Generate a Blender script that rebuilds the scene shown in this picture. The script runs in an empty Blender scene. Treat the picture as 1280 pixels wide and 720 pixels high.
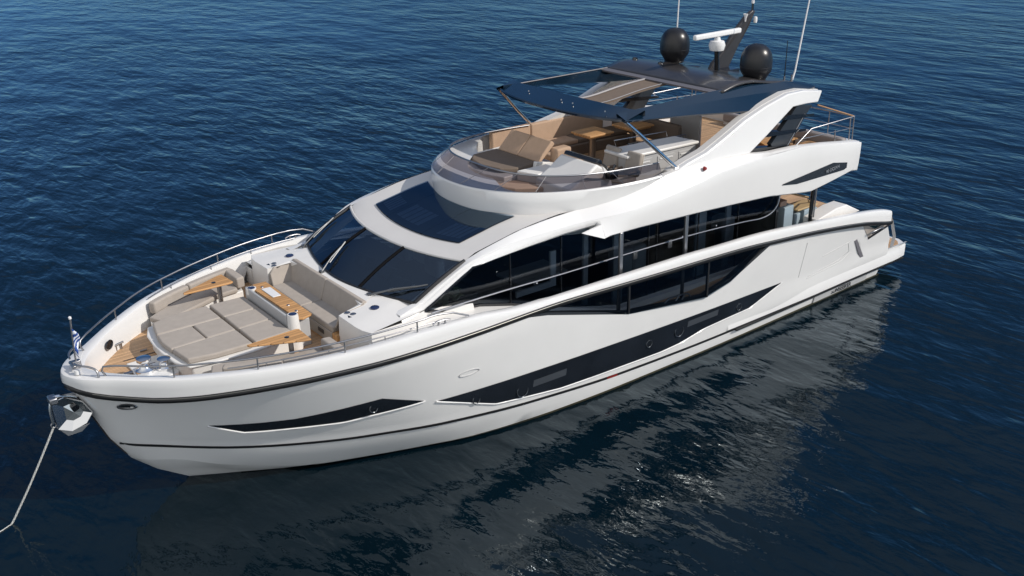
import bpy, bmesh, math, random
from mathutils import Vector, Matrix
R = math.radians
random.seed(4)
C = bpy.context.scene.collection
sc = bpy.context.scene

# ------------------------------------------------------------------ camera, light, exposure
cam_d = bpy.data.cameras.new('camera'); cam = bpy.data.objects.new('camera', cam_d); C.objects.link(cam)
cam.location = (29.4416, 19.7345, 12.5936)
cam.rotation_euler = (1.1702, 0.0170, -3.8016)
cam_d.sensor_width = 36; cam_d.lens = 35.37; cam_d.clip_end = 5000
sc.camera = cam
SUN_EL, SUN_V = R(38), Vector((-0.48, 0.64, 0.60)).normalized()
w = bpy.data.worlds.new('World'); sc.world = w; w.use_nodes = True
nt = w.node_tree; bg = nt.nodes['Background']
sky = nt.nodes.new('ShaderNodeTexSky'); sky.sky_type = 'NISHITA'; sky.sun_disc = False
sky.sun_elevation = math.asin(SUN_V.z); sky.sun_rotation = math.atan2(SUN_V.x, SUN_V.y)
sky.air_density = 1.0; sky.dust_density = 0.0; sky.ozone_density = 3.0
hs_ = nt.nodes.new('ShaderNodeHueSaturation'); hs_.inputs['Saturation'].default_value = 0.8
nt.links.new(sky.outputs[0], hs_.inputs['Color']); # deep clear sky: darker low down, brighter overhead
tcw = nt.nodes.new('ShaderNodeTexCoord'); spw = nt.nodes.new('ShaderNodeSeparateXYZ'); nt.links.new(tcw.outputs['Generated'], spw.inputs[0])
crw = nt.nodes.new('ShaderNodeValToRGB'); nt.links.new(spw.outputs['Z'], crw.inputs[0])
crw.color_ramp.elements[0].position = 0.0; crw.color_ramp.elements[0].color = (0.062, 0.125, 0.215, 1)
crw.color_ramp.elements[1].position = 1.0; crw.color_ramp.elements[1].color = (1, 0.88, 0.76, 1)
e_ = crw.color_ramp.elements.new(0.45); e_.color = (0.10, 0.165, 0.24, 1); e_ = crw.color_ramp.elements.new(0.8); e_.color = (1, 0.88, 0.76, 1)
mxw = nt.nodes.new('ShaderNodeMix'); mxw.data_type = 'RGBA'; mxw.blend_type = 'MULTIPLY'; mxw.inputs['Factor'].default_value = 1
nt.links.new(hs_.outputs[0], mxw.inputs['A']); nt.links.new(crw.outputs[0], mxw.inputs['B']); # brighter, whiter sky towards the bow and port side (fill light added for the bow and front faces)
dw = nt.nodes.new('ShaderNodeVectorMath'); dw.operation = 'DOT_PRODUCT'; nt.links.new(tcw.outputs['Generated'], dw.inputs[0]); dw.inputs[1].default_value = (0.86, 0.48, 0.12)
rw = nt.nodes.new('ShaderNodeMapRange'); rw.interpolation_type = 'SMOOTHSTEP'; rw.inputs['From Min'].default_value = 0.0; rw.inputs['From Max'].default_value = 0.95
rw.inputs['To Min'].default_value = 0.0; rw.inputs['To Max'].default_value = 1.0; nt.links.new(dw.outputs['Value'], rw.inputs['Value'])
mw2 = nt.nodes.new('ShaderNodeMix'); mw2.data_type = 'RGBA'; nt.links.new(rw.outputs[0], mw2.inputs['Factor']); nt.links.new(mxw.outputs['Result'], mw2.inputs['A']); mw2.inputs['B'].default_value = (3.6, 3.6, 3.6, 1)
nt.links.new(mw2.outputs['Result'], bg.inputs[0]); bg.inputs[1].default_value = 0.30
sl = bpy.data.lights.new('sun', 'SUN'); sl.energy = 4.5; sl.angle = R(0.5); sl.color = (1, 0.935, 0.85)
sun = bpy.data.objects.new('sun', sl); C.objects.link(sun)
sun.rotation_euler = SUN_V.to_track_quat('Z', 'Y').to_euler(); sun.location = (0, 20, 30)
sc.view_settings.view_transform = 'Standard'; sc.view_settings.look = 'None'
sc.view_settings.exposure = -0.22; sc.view_settings.gamma = 1

# ------------------------------------------------------------------ materials
def mat(name, col, rough=0.5, metal=0.0, spec=0.5, vary=0.0, vscale=3.0, bump=0.0, bscale=60, coat=0.0):
    m = bpy.data.materials.new(name); m.use_nodes = True; n = m.node_tree; b = n.nodes['Principled BSDF']
    b.inputs['Base Color'].default_value = (*col, 1); b.inputs['Roughness'].default_value = rough
    b.inputs['Metallic'].default_value = metal; b.inputs['Specular IOR Level'].default_value = spec
    b.inputs['Coat Weight'].default_value = coat; b.inputs['Coat Roughness'].default_value = 0.05
    tc = n.nodes.new('ShaderNodeTexCoord')
    if vary:
        no = n.nodes.new('ShaderNodeTexNoise'); no.inputs['Scale'].default_value = vscale; no.inputs['Detail'].default_value = 5
        n.links.new(tc.outputs['Object'], no.inputs['Vector'])
        r = n.nodes.new('ShaderNodeMapRange'); r.inputs['To Min'].default_value = 1 - vary; r.inputs['To Max'].default_value = 1 + vary
        r.inputs['From Min'].default_value = 0.3; r.inputs['From Max'].default_value = 0.7
        n.links.new(no.outputs['Fac'], r.inputs['Value'])
        mx = n.nodes.new('ShaderNodeVectorMath'); mx.operation = 'SCALE'; mx.inputs[0].default_value = col
        n.links.new(r.outputs[0], mx.inputs['Scale']); n.links.new(mx.outputs[0], b.inputs['Base Color'])
    if bump:
        no = n.nodes.new('ShaderNodeTexNoise'); no.inputs['Scale'].default_value = bscale; no.inputs['Detail'].default_value = 3
        n.links.new(tc.outputs['Object'], no.inputs['Vector'])
        bp = n.nodes.new('ShaderNodeBump'); bp.inputs['Distance'].default_value = bump; bp.inputs['Strength'].default_value = 1
        n.links.new(no.outputs['Fac'], bp.inputs['Height']); n.links.new(bp.outputs[0], b.inputs['Normal'])
    return m

GEL = mat('white_gelcoat', (0.69, 0.685, 0.675), 0.22, vary=0.025, vscale=0.7, coat=0.5)
GEL2 = mat('white_moulding', (0.70, 0.685, 0.66), 0.35, vary=0.03, vscale=1.5)
ROOF = mat('pale_grey_roof', (0.58, 0.565, 0.545), 0.4, vary=0.03, vscale=1.2)
GREYW = mat('light_grey_moulding', (0.42, 0.42, 0.42), 0.4, vary=0.03)
BLACK = mat('black_gloss', (0.008, 0.009, 0.011), 0.12, coat=0.6)
GRAPH = mat('graphite_paint', (0.035, 0.032, 0.032), 0.28, vary=0.15, vscale=2, coat=0.3)
HTBLUE = mat('dark_paint_sky_tint', (0.005, 0.016, 0.032), 0.10, spec=0.5, coat=0.6)  # dark paint; blue of the reflected sky put into its base colour
SLATE = mat('slate_panel', (0.022, 0.027, 0.034), 0.25, vary=0.1)
DOME = mat('satin_black_dome', (0.010, 0.010, 0.012), 0.32, spec=0.5, vary=0.2)
LILAC = mat('grey_trim', (0.13, 0.125, 0.14), 0.45)
RUB = mat('rubber_black', (0.012, 0.012, 0.013), 0.35)
STEEL = mat('polished_steel', (0.36, 0.36, 0.37), 0.36, metal=1.0)
CHROME = mat('bright_chrome', (0.80, 0.80, 0.80), 0.12, metal=1.0)
CUSH = mat('taupe_fabric', (0.36, 0.322, 0.285), 0.85, vary=0.05, vscale=6, bump=0.002, bscale=120, spec=0.2)
CUSHD = mat('brown_fabric', (0.16, 0.125, 0.10), 0.85, vary=0.06, vscale=6, bump=0.002, bscale=120, spec=0.2)
TAN = mat('tan_fabric', (0.44, 0.31, 0.22), 0.85, vary=0.05, vscale=6, bump=0.002, bscale=120, spec=0.2)
PIPE = mat('pale_piping', (0.5, 0.45, 0.39), 0.8)
ANTI = mat('antifouling', (0.045, 0.04, 0.02), 0.6, vary=0.3, vscale=8)
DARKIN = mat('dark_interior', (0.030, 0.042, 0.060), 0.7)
WIPE = mat('wiper_grey', (.16, .165, .17), .4, metal=.8)
DARKIN2 = mat('black_frame', (0.004, 0.004, 0.005), 0.8, spec=0.1)
PALEIN = mat('pale_interior', (0.30, 0.33, 0.36), 0.7, vary=0.1)
BLUEG = mat('blue_grey_fabric', (0.26, 0.33, 0.38), 0.7, vary=0.08)
ROPE = mat('white_rope', (0.55, 0.55, 0.52), 0.9, bump=0.01, bscale=90)
BLUEF = mat('blue_flag', (0.02, 0.07, 0.28), 0.8); WHITEF = mat('white_flag', (0.7, 0.7, 0.7), 0.8)
WICK = mat('wicker', (0.22, 0.12, 0.06), 0.8, vary=0.3, vscale=30, bump=0.02, bscale=50)
REDM = mat('red_lens', (0.22, 0.015, 0.012), 0.3)
WHITEP = mat('white_plastic', (0.7, 0.7, 0.7), 0.4, vary=0.02)
BLUEL = mat('blue_cup', (0.01, 0.02, 0.07), 0.15, coat=0.5)
LETTER = mat('silver_lettering', (0.45, 0.46, 0.48), 0.3, metal=0.6)

def teak(name, axis='Y', pitch=0.065, base=(0.46, 0.29, 0.16), dark=(0.03, 0.022, 0.018)):
    m = bpy.data.materials.new(name); m.use_nodes = True; n = m.node_tree; b = n.nodes['Principled BSDF']
    tc = n.nodes.new('ShaderNodeTexCoord'); sp = n.nodes.new('ShaderNodeSeparateXYZ'); n.links.new(tc.outputs['Object'], sp.inputs[0])
    d = n.nodes.new('ShaderNodeMath'); d.operation = 'DIVIDE'; d.inputs[1].default_value = pitch; n.links.new(sp.outputs[axis], d.inputs[0])
    fr = n.nodes.new('ShaderNodeMath'); fr.operation = 'FRACT'; n.links.new(d.outputs[0], fr.inputs[0])
    gt = n.nodes.new('ShaderNodeMath'); gt.operation = 'LESS_THAN'; gt.inputs[1].default_value = 0.10; n.links.new(fr.outputs[0], gt.inputs[0])
    fl = n.nodes.new('ShaderNodeMath'); fl.operation = 'FLOOR'; n.links.new(d.outputs[0], fl.inputs[0])
    wn = n.nodes.new('ShaderNodeTexWhiteNoise'); wn.noise_dimensions = '1D'; n.links.new(fl.outputs[0], wn.inputs['W'])
    mp = n.nodes.new('ShaderNodeMapping'); s = [26, 26, 26]; s['XYZ'.index('X' if axis == 'Y' else 'Y')] = 1.5
    mp.inputs['Scale'].default_value = s; n.links.new(tc.outputs['Object'], mp.inputs[0])
    no = n.nodes.new('ShaderNodeTexNoise'); no.inputs['Scale'].default_value = 1; no.inputs['Detail'].default_value = 4; n.links.new(mp.outputs[0], no.inputs['Vector'])
    ad = n.nodes.new('ShaderNodeMath'); ad.operation = 'ADD'; n.links.new(wn.outputs['Value'], ad.inputs[0]); n.links.new(no.outputs['Fac'], ad.inputs[1])
    rg = n.nodes.new('ShaderNodeMapRange'); rg.inputs['From Max'].default_value = 1.7; rg.inputs['To Min'].default_value = 0.72; rg.inputs['To Max'].default_value = 1.3
    n.links.new(ad.outputs[0], rg.inputs['Value'])
    vm = n.nodes.new('ShaderNodeVectorMath'); vm.operation = 'SCALE'; vm.inputs[0].default_value = base; n.links.new(rg.outputs[0], vm.inputs['Scale'])
    mx = n.nodes.new('ShaderNodeMix'); mx.data_type = 'RGBA'; n.links.new(gt.outputs[0], mx.inputs['Factor'])
    n.links.new(vm.outputs[0], mx.inputs['A']); mx.inputs['B'].default_value = (*dark, 1)
    n.links.new(mx.outputs['Result'], b.inputs['Base Color']); b.inputs['Roughness'].default_value = 0.6
    return m
TEAK = teak('teak_deck'); TEAKT = teak('teak_tabletop', 'Y', 0.11, (0.46, 0.25, 0.10), (0.16, 0.08, 0.03))

def glass(name, tint, fr=1.45, mix=0.0, gcol=(0.9, 0.95, 1.0), rough=0.02):
    """tinted pane: mirror reflection by Fresnel over a coloured see-through"""
    m = bpy.data.materials.new(name); m.use_nodes = True; n = m.node_tree; n.nodes.remove(n.nodes['Principled BSDF'])
    out = n.nodes['Material Output']; tr = n.nodes.new('ShaderNodeBsdfTransparent'); tr.inputs[0].default_value = (*tint, 1)
    gl = n.nodes.new('ShaderNodeBsdfGlossy'); gl.inputs['Color'].default_value = (*gcol, 1); gl.inputs['Roughness'].default_value = rough
    f = n.nodes.new('ShaderNodeFresnel'); f.inputs[0].default_value = fr
    ms = n.nodes.new('ShaderNodeMixShader')
    n.links.new(f.outputs[0], ms.inputs[0]); n.links.new(tr.outputs[0], ms.inputs[1]); n.links.new(gl.outputs[0], ms.inputs[2])
    n.links.new(ms.outputs[0], out.inputs['Surface']); return m
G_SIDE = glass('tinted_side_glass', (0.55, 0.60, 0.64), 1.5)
G_WIND = glass('windscreen_glass', (0.45, 0.52, 0.58), 2.0, gcol=(0.75, 0.88, 1.0))
G_FLY = glass('fly_screen_glass', (0.60, 0.58, 0.61), 1.4)
G_ROOF = glass('skylight_glass', (0.40, 0.48, 0.56), 1.9, gcol=(0.6, 0.8, 1.0))
G_HULL = mat('hull_window_glass', (0.012, 0.015, 0.020), 0.06, spec=0.7, vary=0.3, vscale=0.8)

# ------------------------------------------------------------------ mesh helpers
def link(name, me, m, parent=None, loc=None, smooth=35):
    o = bpy.data.objects.new(name, me); C.objects.link(o)
    if m: me.materials.append(m)
    if parent: o.parent = parent
    if loc: o.location = loc
    if smooth is not None and len(me.polygons):
        me.shade_smooth(); me.set_sharp_from_angle(angle=R(smooth))
    return o
def frombm(name, bm, m, parent=None, loc=None, smooth=35, recalc=True):
    if recalc: bmesh.ops.recalc_face_normals(bm, faces=bm.faces)
    me = bpy.data.meshes.new(name); bm.to_mesh(me); bm.free(); return link(name, me, m, parent, loc, smooth)
def b_grid(bm, rows, mirror=False, closed=False):
    """loft a grid of points (list of rows) ; mirror adds the starboard twin"""
    for sg in ((1, -1) if mirror else (1,)):
        V = [[bm.verts.new((p[0], p[1] * sg, p[2])) for p in r] for r in rows]
        nr = len(V)
        for i in range(nr if closed else nr - 1):
            a, b = V[i], V[(i + 1) % nr]
            for j in range(len(a) - 1):
                q = (a[j], a[j + 1], b[j + 1], b[j])
                try: bm.faces.new(q if sg > 0 else q[::-1])
                except ValueError: pass
def loft(name, rows, m, parent=None, mirror=False, smooth=35, weld=True, closed=False, solid=0):
    bm = bmesh.new(); b_grid(bm, rows, mirror, closed)
    if weld: bmesh.ops.remove_doubles(bm, verts=bm.verts, dist=1e-4)
    bmesh.ops.dissolve_degenerate(bm, edges=bm.edges, dist=1e-5)
    o = frombm(name, bm, m, parent, smooth=smooth)
    if solid:
        md = o.modifiers.new('thick', 'SOLIDIFY'); md.thickness = solid; md.offset = 0
    return o
def bevel(o, wd, seg=3):
    md = o.modifiers.new('bevel', 'BEVEL'); md.width = wd; md.segments = seg; md.limit_method = 'ANGLE'; md.angle_limit = R(35)
    md.harden_normals = False; return o
def prism_bm(bm, pts, d, base=None):
    """pts: closed 3-D outline, d: extrude vector"""
    d = Vector(d); a = [bm.verts.new(p) for p in pts]; b = [bm.verts.new(Vector(p) + d) for p in pts]
    bm.faces.new(a); bm.faces.new(b[::-1]); n = len(a)
    for i in range(n): bm.faces.new((a[i], a[(i + 1) % n], b[(i + 1) % n], b[i]))
def prism(name, pts, d, m, parent=None, bev=0, smooth=35, seg=3):
    bm = bmesh.new(); prism_bm(bm, pts, d); o = frombm(name, bm, m, parent, smooth=smooth)
    if bev: bevel(o, bev, seg)
    return o
def plan(name, xy, z0, z1, m, parent=None, bev=0, seg=3):
    return prism(name, [(x, y, z0) for x, y in xy], (0, 0, z1 - z0), m, parent, bev, seg=seg)
def side(name, xz, y0, y1, m, parent=None, bev=0, mirror=False):
    bm = bmesh.new(); prism_bm(bm, [(x, y0, z) for x, z in xz], (0, y1 - y0, 0))
    if mirror: prism_bm(bm, [(x, -y0, z) for x, z in xz], (0, y0 - y1, 0))
    o = frombm(name, bm, m, parent)
    if bev: bevel(o, bev)
    return o
def box_bm(bm, c, s, rz=0, ry=0, rx=0):
    M = Matrix.Translation(c) @ Matrix.Rotation(rz, 4, 'Z') @ Matrix.Rotation(ry, 4, 'Y') @ Matrix.Rotation(rx, 4, 'X') @ Matrix.Diagonal((*s, 1))
    bmesh.ops.create_cube(bm, size=1, matrix=M)
def box(name, c, s, m, parent=None, bev=0.0, rz=0, ry=0, rx=0, seg=3):
    bm = bmesh.new(); box_bm(bm, c, s, rz, ry, rx); o = frombm(name, bm, m, parent)
    if bev: bevel(o, bev, seg)
    return o
def tube_bm(bm, pts, r, n=8, cap=True):
    pts = [Vector(p) for p in pts]; rings = []
    up = Vector((0, 0, 1)); pr = None
    for i, p in enumerate(pts):
        t = (pts[min(i + 1, len(pts) - 1)] - pts[max(i - 1, 0)]).normalized()
        if pr is None:
            a = up if abs(t.z) < 0.9 else Vector((1, 0, 0)); u = t.cross(a).normalized()
        else: u = (pr - t * pr.dot(t)).normalized()
        pr = u; v = t.cross(u); rr = r[i] if isinstance(r, (list, tuple)) else r
        rings.append([bm.verts.new(p + (u * math.cos(2 * math.pi * k / n) + v * math.sin(2 * math.pi * k / n)) * rr) for k in range(n)])
    for a, b in zip(rings, rings[1:]):
        for k in range(n): bm.faces.new((a[k], a[(k + 1) % n], b[(k + 1) % n], b[k]))
    if cap: bm.faces.new(rings[0]); bm.faces.new(rings[-1][::-1])
def tube(name, pts, r, m, parent=None, n=8, sm=True):
    bm = bmesh.new(); tube_bm(bm, pts, r, n); return frombm(name, bm, m, parent, smooth=60)
def lathe(name, prof, c, m, parent=None, n=24, axis=None):
    bm = bmesh.new(); rows = []
    for k in range(n + 1):
        a = 2 * math.pi * k / n; rows.append([(r * math.cos(a), r * math.sin(a), z) for r, z in prof])
    b_grid(bm, rows); bmesh.ops.remove_doubles(bm, verts=bm.verts, dist=1e-5)
    if axis is not None:
        q = Vector((0, 0, 1)).rotation_difference(Vector(axis)).to_matrix().to_4x4(); bmesh.ops.transform(bm, matrix=q, verts=bm.verts)
    bmesh.ops.translate(bm, vec=c, verts=bm.verts)
    return frombm(name, bm, m, parent, smooth=50)
def spline(pts, n=6):
    """Catmull-Rom through the points"""
    P = [Vector(p) for p in pts]; out = []
    for i in range(len(P) - 1):
        p0 = P[max(i - 1, 0)]; p1 = P[i]; p2 = P[i + 1]; p3 = P[min(i + 2, len(P) - 1)]
        for k in range(n):
            t = k / n; out.append(0.5 * ((2 * p1) + (p2 - p0) * t + (2 * p0 - 5 * p1 + 4 * p2 - p3) * t * t + (3 * p1 - p0 - 3 * p2 + p3) * t ** 3))
    out.append(P[-1]); return out
def I(x, pts):
    if pts[0][0] > pts[-1][0]: pts = pts[::-1]
    if x <= pts[0][0]: return pts[0][1]
    for a, b in zip(pts, pts[1:]):
        if x <= b[0]: return a[1] + (b[1] - a[1]) * (x - a[0]) / (b[0] - a[0])
    return pts[-1][1]
def IS(x, pts):
    """smooth (monotone-ish cubic) interpolation"""
    if pts[0][0] > pts[-1][0]: pts = pts[::-1]
    n = len(pts)
    if x <= pts[0][0]: return pts[0][1]
    if x >= pts[-1][0]: return pts[-1][1]
    i = max(k for k in range(n - 1) if pts[k][0] <= x)
    def sl(k):
        if k == 0 or k == n - 1: j = 0 if k == 0 else n - 2; return (pts[j + 1][1] - pts[j][1]) / (pts[j + 1][0] - pts[j][0])
        a = (pts[k][1] - pts[k - 1][1]) / (pts[k][0] - pts[k - 1][0]); b = (pts[k + 1][1] - pts[k][1]) / (pts[k + 1][0] - pts[k][0])
        return 0 if a * b <= 0 else 2 * a * b / (a + b)
    h = pts[i + 1][0] - pts[i][0]; t = (x - pts[i][0]) / h; m0, m1 = sl(i) * h, sl(i + 1) * h
    return (2*t**3-3*t*t+1)*pts[i][1] + (t**3-2*t*t+t)*m0 + (-2*t**3+3*t*t)*pts[i+1][1] + (t**3-t*t)*m1
def lin(a, b, n): return [a + (b - a) * i / (n - 1) for i in range(n)]
def tag(o, label=None, cat=None, group=None, kind=None):
    if label: o['label'] = label
    if cat: o['category'] = cat
    if group: o['group'] = group
    if kind: o['kind'] = kind
    return o
def thing(name, loc, label, cat, group=None):
    o = bpy.data.objects.new(name, None); C.objects.link(o); o.location = (0, 0, 0); o.empty_display_size = 0.3
    o['base'] = loc; tag(o, label, cat, group); THINGS.append((o, Vector(loc))); return o
THINGS = []

# ------------------------------------------------------------------ the sea
def make_sea():
    m = bpy.data.materials.new('sea_water'); m.use_nodes = True; n = m.node_tree; n.nodes.remove(n.nodes['Principled BSDF'])
    out = n.nodes['Material Output']; L = n.links.new
    tc = n.nodes.new('ShaderNodeTexCoord')
    def noise(scale, det, rot, st, rough=0.5, dist=0.0):
        mp = n.nodes.new('ShaderNodeMapping'); mp.inputs['Rotation'].default_value = (0, 0, rot); mp.inputs['Scale'].default_value = (1, st, 1)
        L(tc.outputs['Object'], mp.inputs[0])
        no = n.nodes.new('ShaderNodeTexNoise'); no.inputs['Scale'].default_value = scale; no.inputs['Detail'].default_value = det
        no.inputs['Roughness'].default_value = rough; no.inputs['Distortion'].default_value = dist
        L(mp.outputs[0], no.inputs['Vector']); return no.outputs['Fac']
    def bump(h, dist, prev=None):
        b = n.nodes.new('ShaderNodeBump'); b.inputs['Distance'].default_value = dist; b.inputs['Strength'].default_value = 1
        L(h, b.inputs['Height'])
        if dist < .2: L(gr.outputs[0], b.inputs['Strength'])
        if prev: L(prev, b.inputs['Normal'])
        return b.outputs[0]
    gust = noise(0.045, 2, 0.2, 0.5); gr = n.nodes.new('ShaderNodeMapRange'); gr.inputs['From Min'].default_value = .35; gr.inputs['From Max'].default_value = .65
    gr.inputs['To Min'].default_value = .45; gr.inputs['To Max'].default_value = 1.25; L(gust, gr.inputs['Value'])
    nn = bump(noise(0.35, 2, SEA['rot'] - 0.2, 0.55), SEA['b'][0])
    nn = bump(noise(1.5, 2, SEA['rot'], 0.42, 0.5, 0.4), SEA['b'][1], nn)
    nn = bump(noise(4.0, 3, SEA['rot'] + 0.35, 0.45, 0.55, 0.3), SEA['b'][2], nn)
    nn = bump(noise(9.0, 3, SEA['rot'] + 0.1, 0.6, 0.6), SEA['b'][3], nn)
    patch = noise(0.05, 2, 0.3, 0.6)
    df = n.nodes.new('ShaderNodeBsdfDiffuse'); df.inputs['Color'].default_value = (*SEA['deep'], 1)
    gl = n.nodes.new('ShaderNodeBsdfGlossy'); gl.inputs['Roughness'].default_value = 0.025; gl.inputs['Color'].default_value = (*SEA['gloss'], 1)
    L(nn, gl.inputs['Normal']); L(nn, df.inputs['Normal'])
    f = n.nodes.new('ShaderNodeFresnel'); f.inputs[0].default_value = 1.333; L(nn, f.inputs['Normal'])
    r = n.nodes.new('ShaderNodeMapRange'); r.inputs['To Min'].default_value = SEA['fmin']; r.inputs['To Max'].default_value = SEA['fmax']; L(patch, r.inputs['Value'])
    mu = n.nodes.new('ShaderNodeMath'); mu.operation = 'MULTIPLY'; L(f.outputs[0], mu.inputs[0]); L(r.outputs[0], mu.inputs[1])
    ms = n.nodes.new('ShaderNodeMixShader'); L(mu.outputs[0], ms.inputs[0]); L(df.outputs[0], ms.inputs[1]); L(gl.outputs[0], ms.inputs[2])
    L(ms.outputs[0], out.inputs['Surface'])
    bm = bmesh.new(); s = 2500
    vs = [bm.verts.new((x, y, 0)) for x, y in ((-s, -s), (s, -s), (s, s), (-s, s))]; bm.faces.new(vs)
    o = frombm('sea', bm, m, smooth=None); o['kind'] = 'structure'; return o
SEA = dict(rot=0.75, b=(0.30, 0.12, 0.032, 0.004), deep=(0.0005, 0.0055, 0.010), gloss=(0.85, 0.95, 1.0), fmin=1.0, fmax=1.7)
make_sea()

# ------------------------------------------------------------------ hull shape functions  (bow = +x, port = +y)
STEM = [(-1, 22.4), (0, 23.56), (.7, 24.55), (1.0, 24.75), (1.6, 25.1), (2.4, 25.4), (3.1, 25.68), (3.4, 25.75)]
YG = [(0, 0), (.08, .3), (.25, .58), (.75, 1.04), (1.25, 1.54), (1.75, 1.97), (2.25, 2.33), (2.75, 2.63), (3.25, 2.86), (3.75, 3.06), (4.25, 3.22),
      (4.75, 3.35), (5.25, 3.46), (5.75, 3.53), (6.25, 3.57), (6.75, 3.6), (8, 3.62), (14, 3.62), (20, 3.52), (26, 3.38)]
YW = [(0, 0), (.85, .5), (1.95, 1.12), (3.13, 1.62), (4.07, 2.01), (4.6, 2.21), (6.1, 2.71), (8.3, 3.03), (10.5, 3.12), (13.5, 3.13), (18, 3.05), (21.5, 2.95), (26, 2.9)]
ZRUB = [(25.7, 3.1), (25.3, 3.0), (25, 2.96), (24.5, 2.95), (24, 2.98), (23, 3.08), (22, 3.14), (21, 3.18), (20, 3.2), (18, 3.22), (16, 3.25), (13.75, 3.17), (12.8, 3.13),
        (10.3, 3.04), (9, 2.97), (8, 2.88), (6.1, 2.70), (3.6, 2.37), (2.2, 2.08), (1.2, 1.9)]
ZTOP = [(25.75, 3.34), (25, 3.36), (24, 3.40), (23.5, 3.44), (22.5, 3.48), (21.5, 3.52), (20, 3.58), (19, 3.6), (18, 3.57), (17.2, 3.47), (16.5, 3.42), (14, 3.38), (11.4, 3.34),
        (10.2, 3.29), (8.85, 3.24), (6, 2.98), (4.07, 2.78), (2.4, 2.53), (2.07, 2.43)]
CUT = [(17.0, 3.22), (16.1, 3.05), (13.45, 2.26), (10.6, 1.90), (9.62, 2.09), (7.96, 2.86)]
XTR = [(-1, 1.6), (0, 1.4), (.9, 1.24), (1.32, 1.25), (1.92, 1.65), (2.43, 2.07), (3, 2.4)]
ZPIN = [(25, 1.49), (24, 1.38), (22.7, 1.22), (21.1, 1.04), (19.3, .92), (18.5, .86), (16.1, .66), (13.2, .48), (9.7, .40), (2.6, .36), (0, .36)]
ZCH = [(24.6, .95), (23.5, .52), (22.2, .14), (21, .06), (0, .05)]
def yg(X): return IS(25.75 - X, YG) if 25.75 - X > 0.08 else 0.3 * math.sqrt(max(0, (25.75 - X) / .08))
def yh(X, z):
    s = min(max(z / 3.05, 0), 1); d = max(0, I(z, STEM) - X)
    if z < 0: s = 0; 
    p = I(X, [(0, .8), (12, .8), (20, 1.0), (26, 1.1)])
    a = IS(d, YW); b = IS(d, YG) if d > .08 else 0.3 * math.sqrt(d / .08)
    y = a + (b - a) * s ** p
    zc, zp = I(X, ZCH), IS(X, ZPIN)
    k = min(1, d / .8) * I(X, [(16, 0), (19, .5), (21, 1), (26, 1)])
    if zc <= z < zp + .1: y += .10 * k * (1 - (z - zc) / (zp + .1 - zc)) + .02 * k
    if z < 0: y *= 1 + z * .25
    return y
def hp(X, z, off=0.0):
    return (X, yh(X, z) + off, z)

def Xcol(Xt, z, zt):
    """x at height z of the hull column whose top (at height zt) is Xt"""
    f = max(0, 1 - (25.7 - Xt) / 7.0); a = max(0, 1 - (Xt - 2.07) / 4.0)
    return Xt + (I(z, STEM) - I(zt, STEM)) * f ** 1.5 * (1 if True else 0) + (I(z, XTR) - I(zt, XTR)) * a

yacht = thing('motor_yacht', (13, 0, 0), 'white three-deck motor yacht with black hull windows lying at anchor on dark blue sea', 'motor yacht')

def build_hull():
    ds = [0, .02, .06, .12, .22, .35, .5, .7, .95, 1.2, 1.5, 1.8, 2.2, 2.6, 3, 3.5, 4, 4.5, 5, 5.5, 6, 6.5, 7, 7.5, 8, 8.5]
    xs = [25.70 - d for d in ds] + [17.0, 16.7, 16.4, 16.1, 15.6, 15.1, 14.6, 14, 13.45, 12.9, 12.3, 11.7, 11.1, 10.6, 10.1, 9.62, 9.2, 8.8, 8.4, 7.96, 7.4, 6.8, 6.2, 5.6, 5, 4.4, 3.8, 3.3, 2.9, 2.5, 2.1]
    rows = []
    for X in xs:
        zr = IS(X, ZRUB) if X > 2.2 else 2.05
        zt = min(zr, I(X, CUT)) if 7.96 <= X <= 17.0 else zr
        col = []
        zc = I(X, ZCH); zp = IS(X, ZPIN)
        lev = [-.7, -.3, 0, zc * .5, zc - .004, zc + .004, (zc + zp) / 2, zp, zp + .1] + [zp + .1 + (zt - zp - .1) * t for t in (.08, .18, .3, .42, .55, .68, .8, .9, 1)]
        for z in lev:
            x = Xcol(X, z, zr); x = min(x, I(z, STEM) - 1e-4 if X > 25.69 else 99)
            y = yh(x, z) if X < 25.69 else 0.0
            if x < 9.2 and z < 1.05:       # lower lip that carries the platform
                y += 0.05 * min(1, (9.2 - x) / 2) * (1 if z > .42 else -.2)
            col.append((x, y, z))
        rows.append([(col[0][0], 0, -1.0)] + col)
    return rows
hrows = build_hull()
loft('hull', hrows, GEL, yacht, mirror=True, smooth=30)
# transom
t = hrows[-1]
loft('transom', [[(x, y, z) for x, y, z in t[1:]], [(x + .04, y - .12, z) for x, y, z in t[1:]], [(x + (.9 if z > .5 else .05), y - .20, z) for x, y, z in t[1:]], [(x + (.9 if z > .5 else .05), 0, z) for x, y, z in t[1:]]], GEL, yacht, mirror=True)

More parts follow.
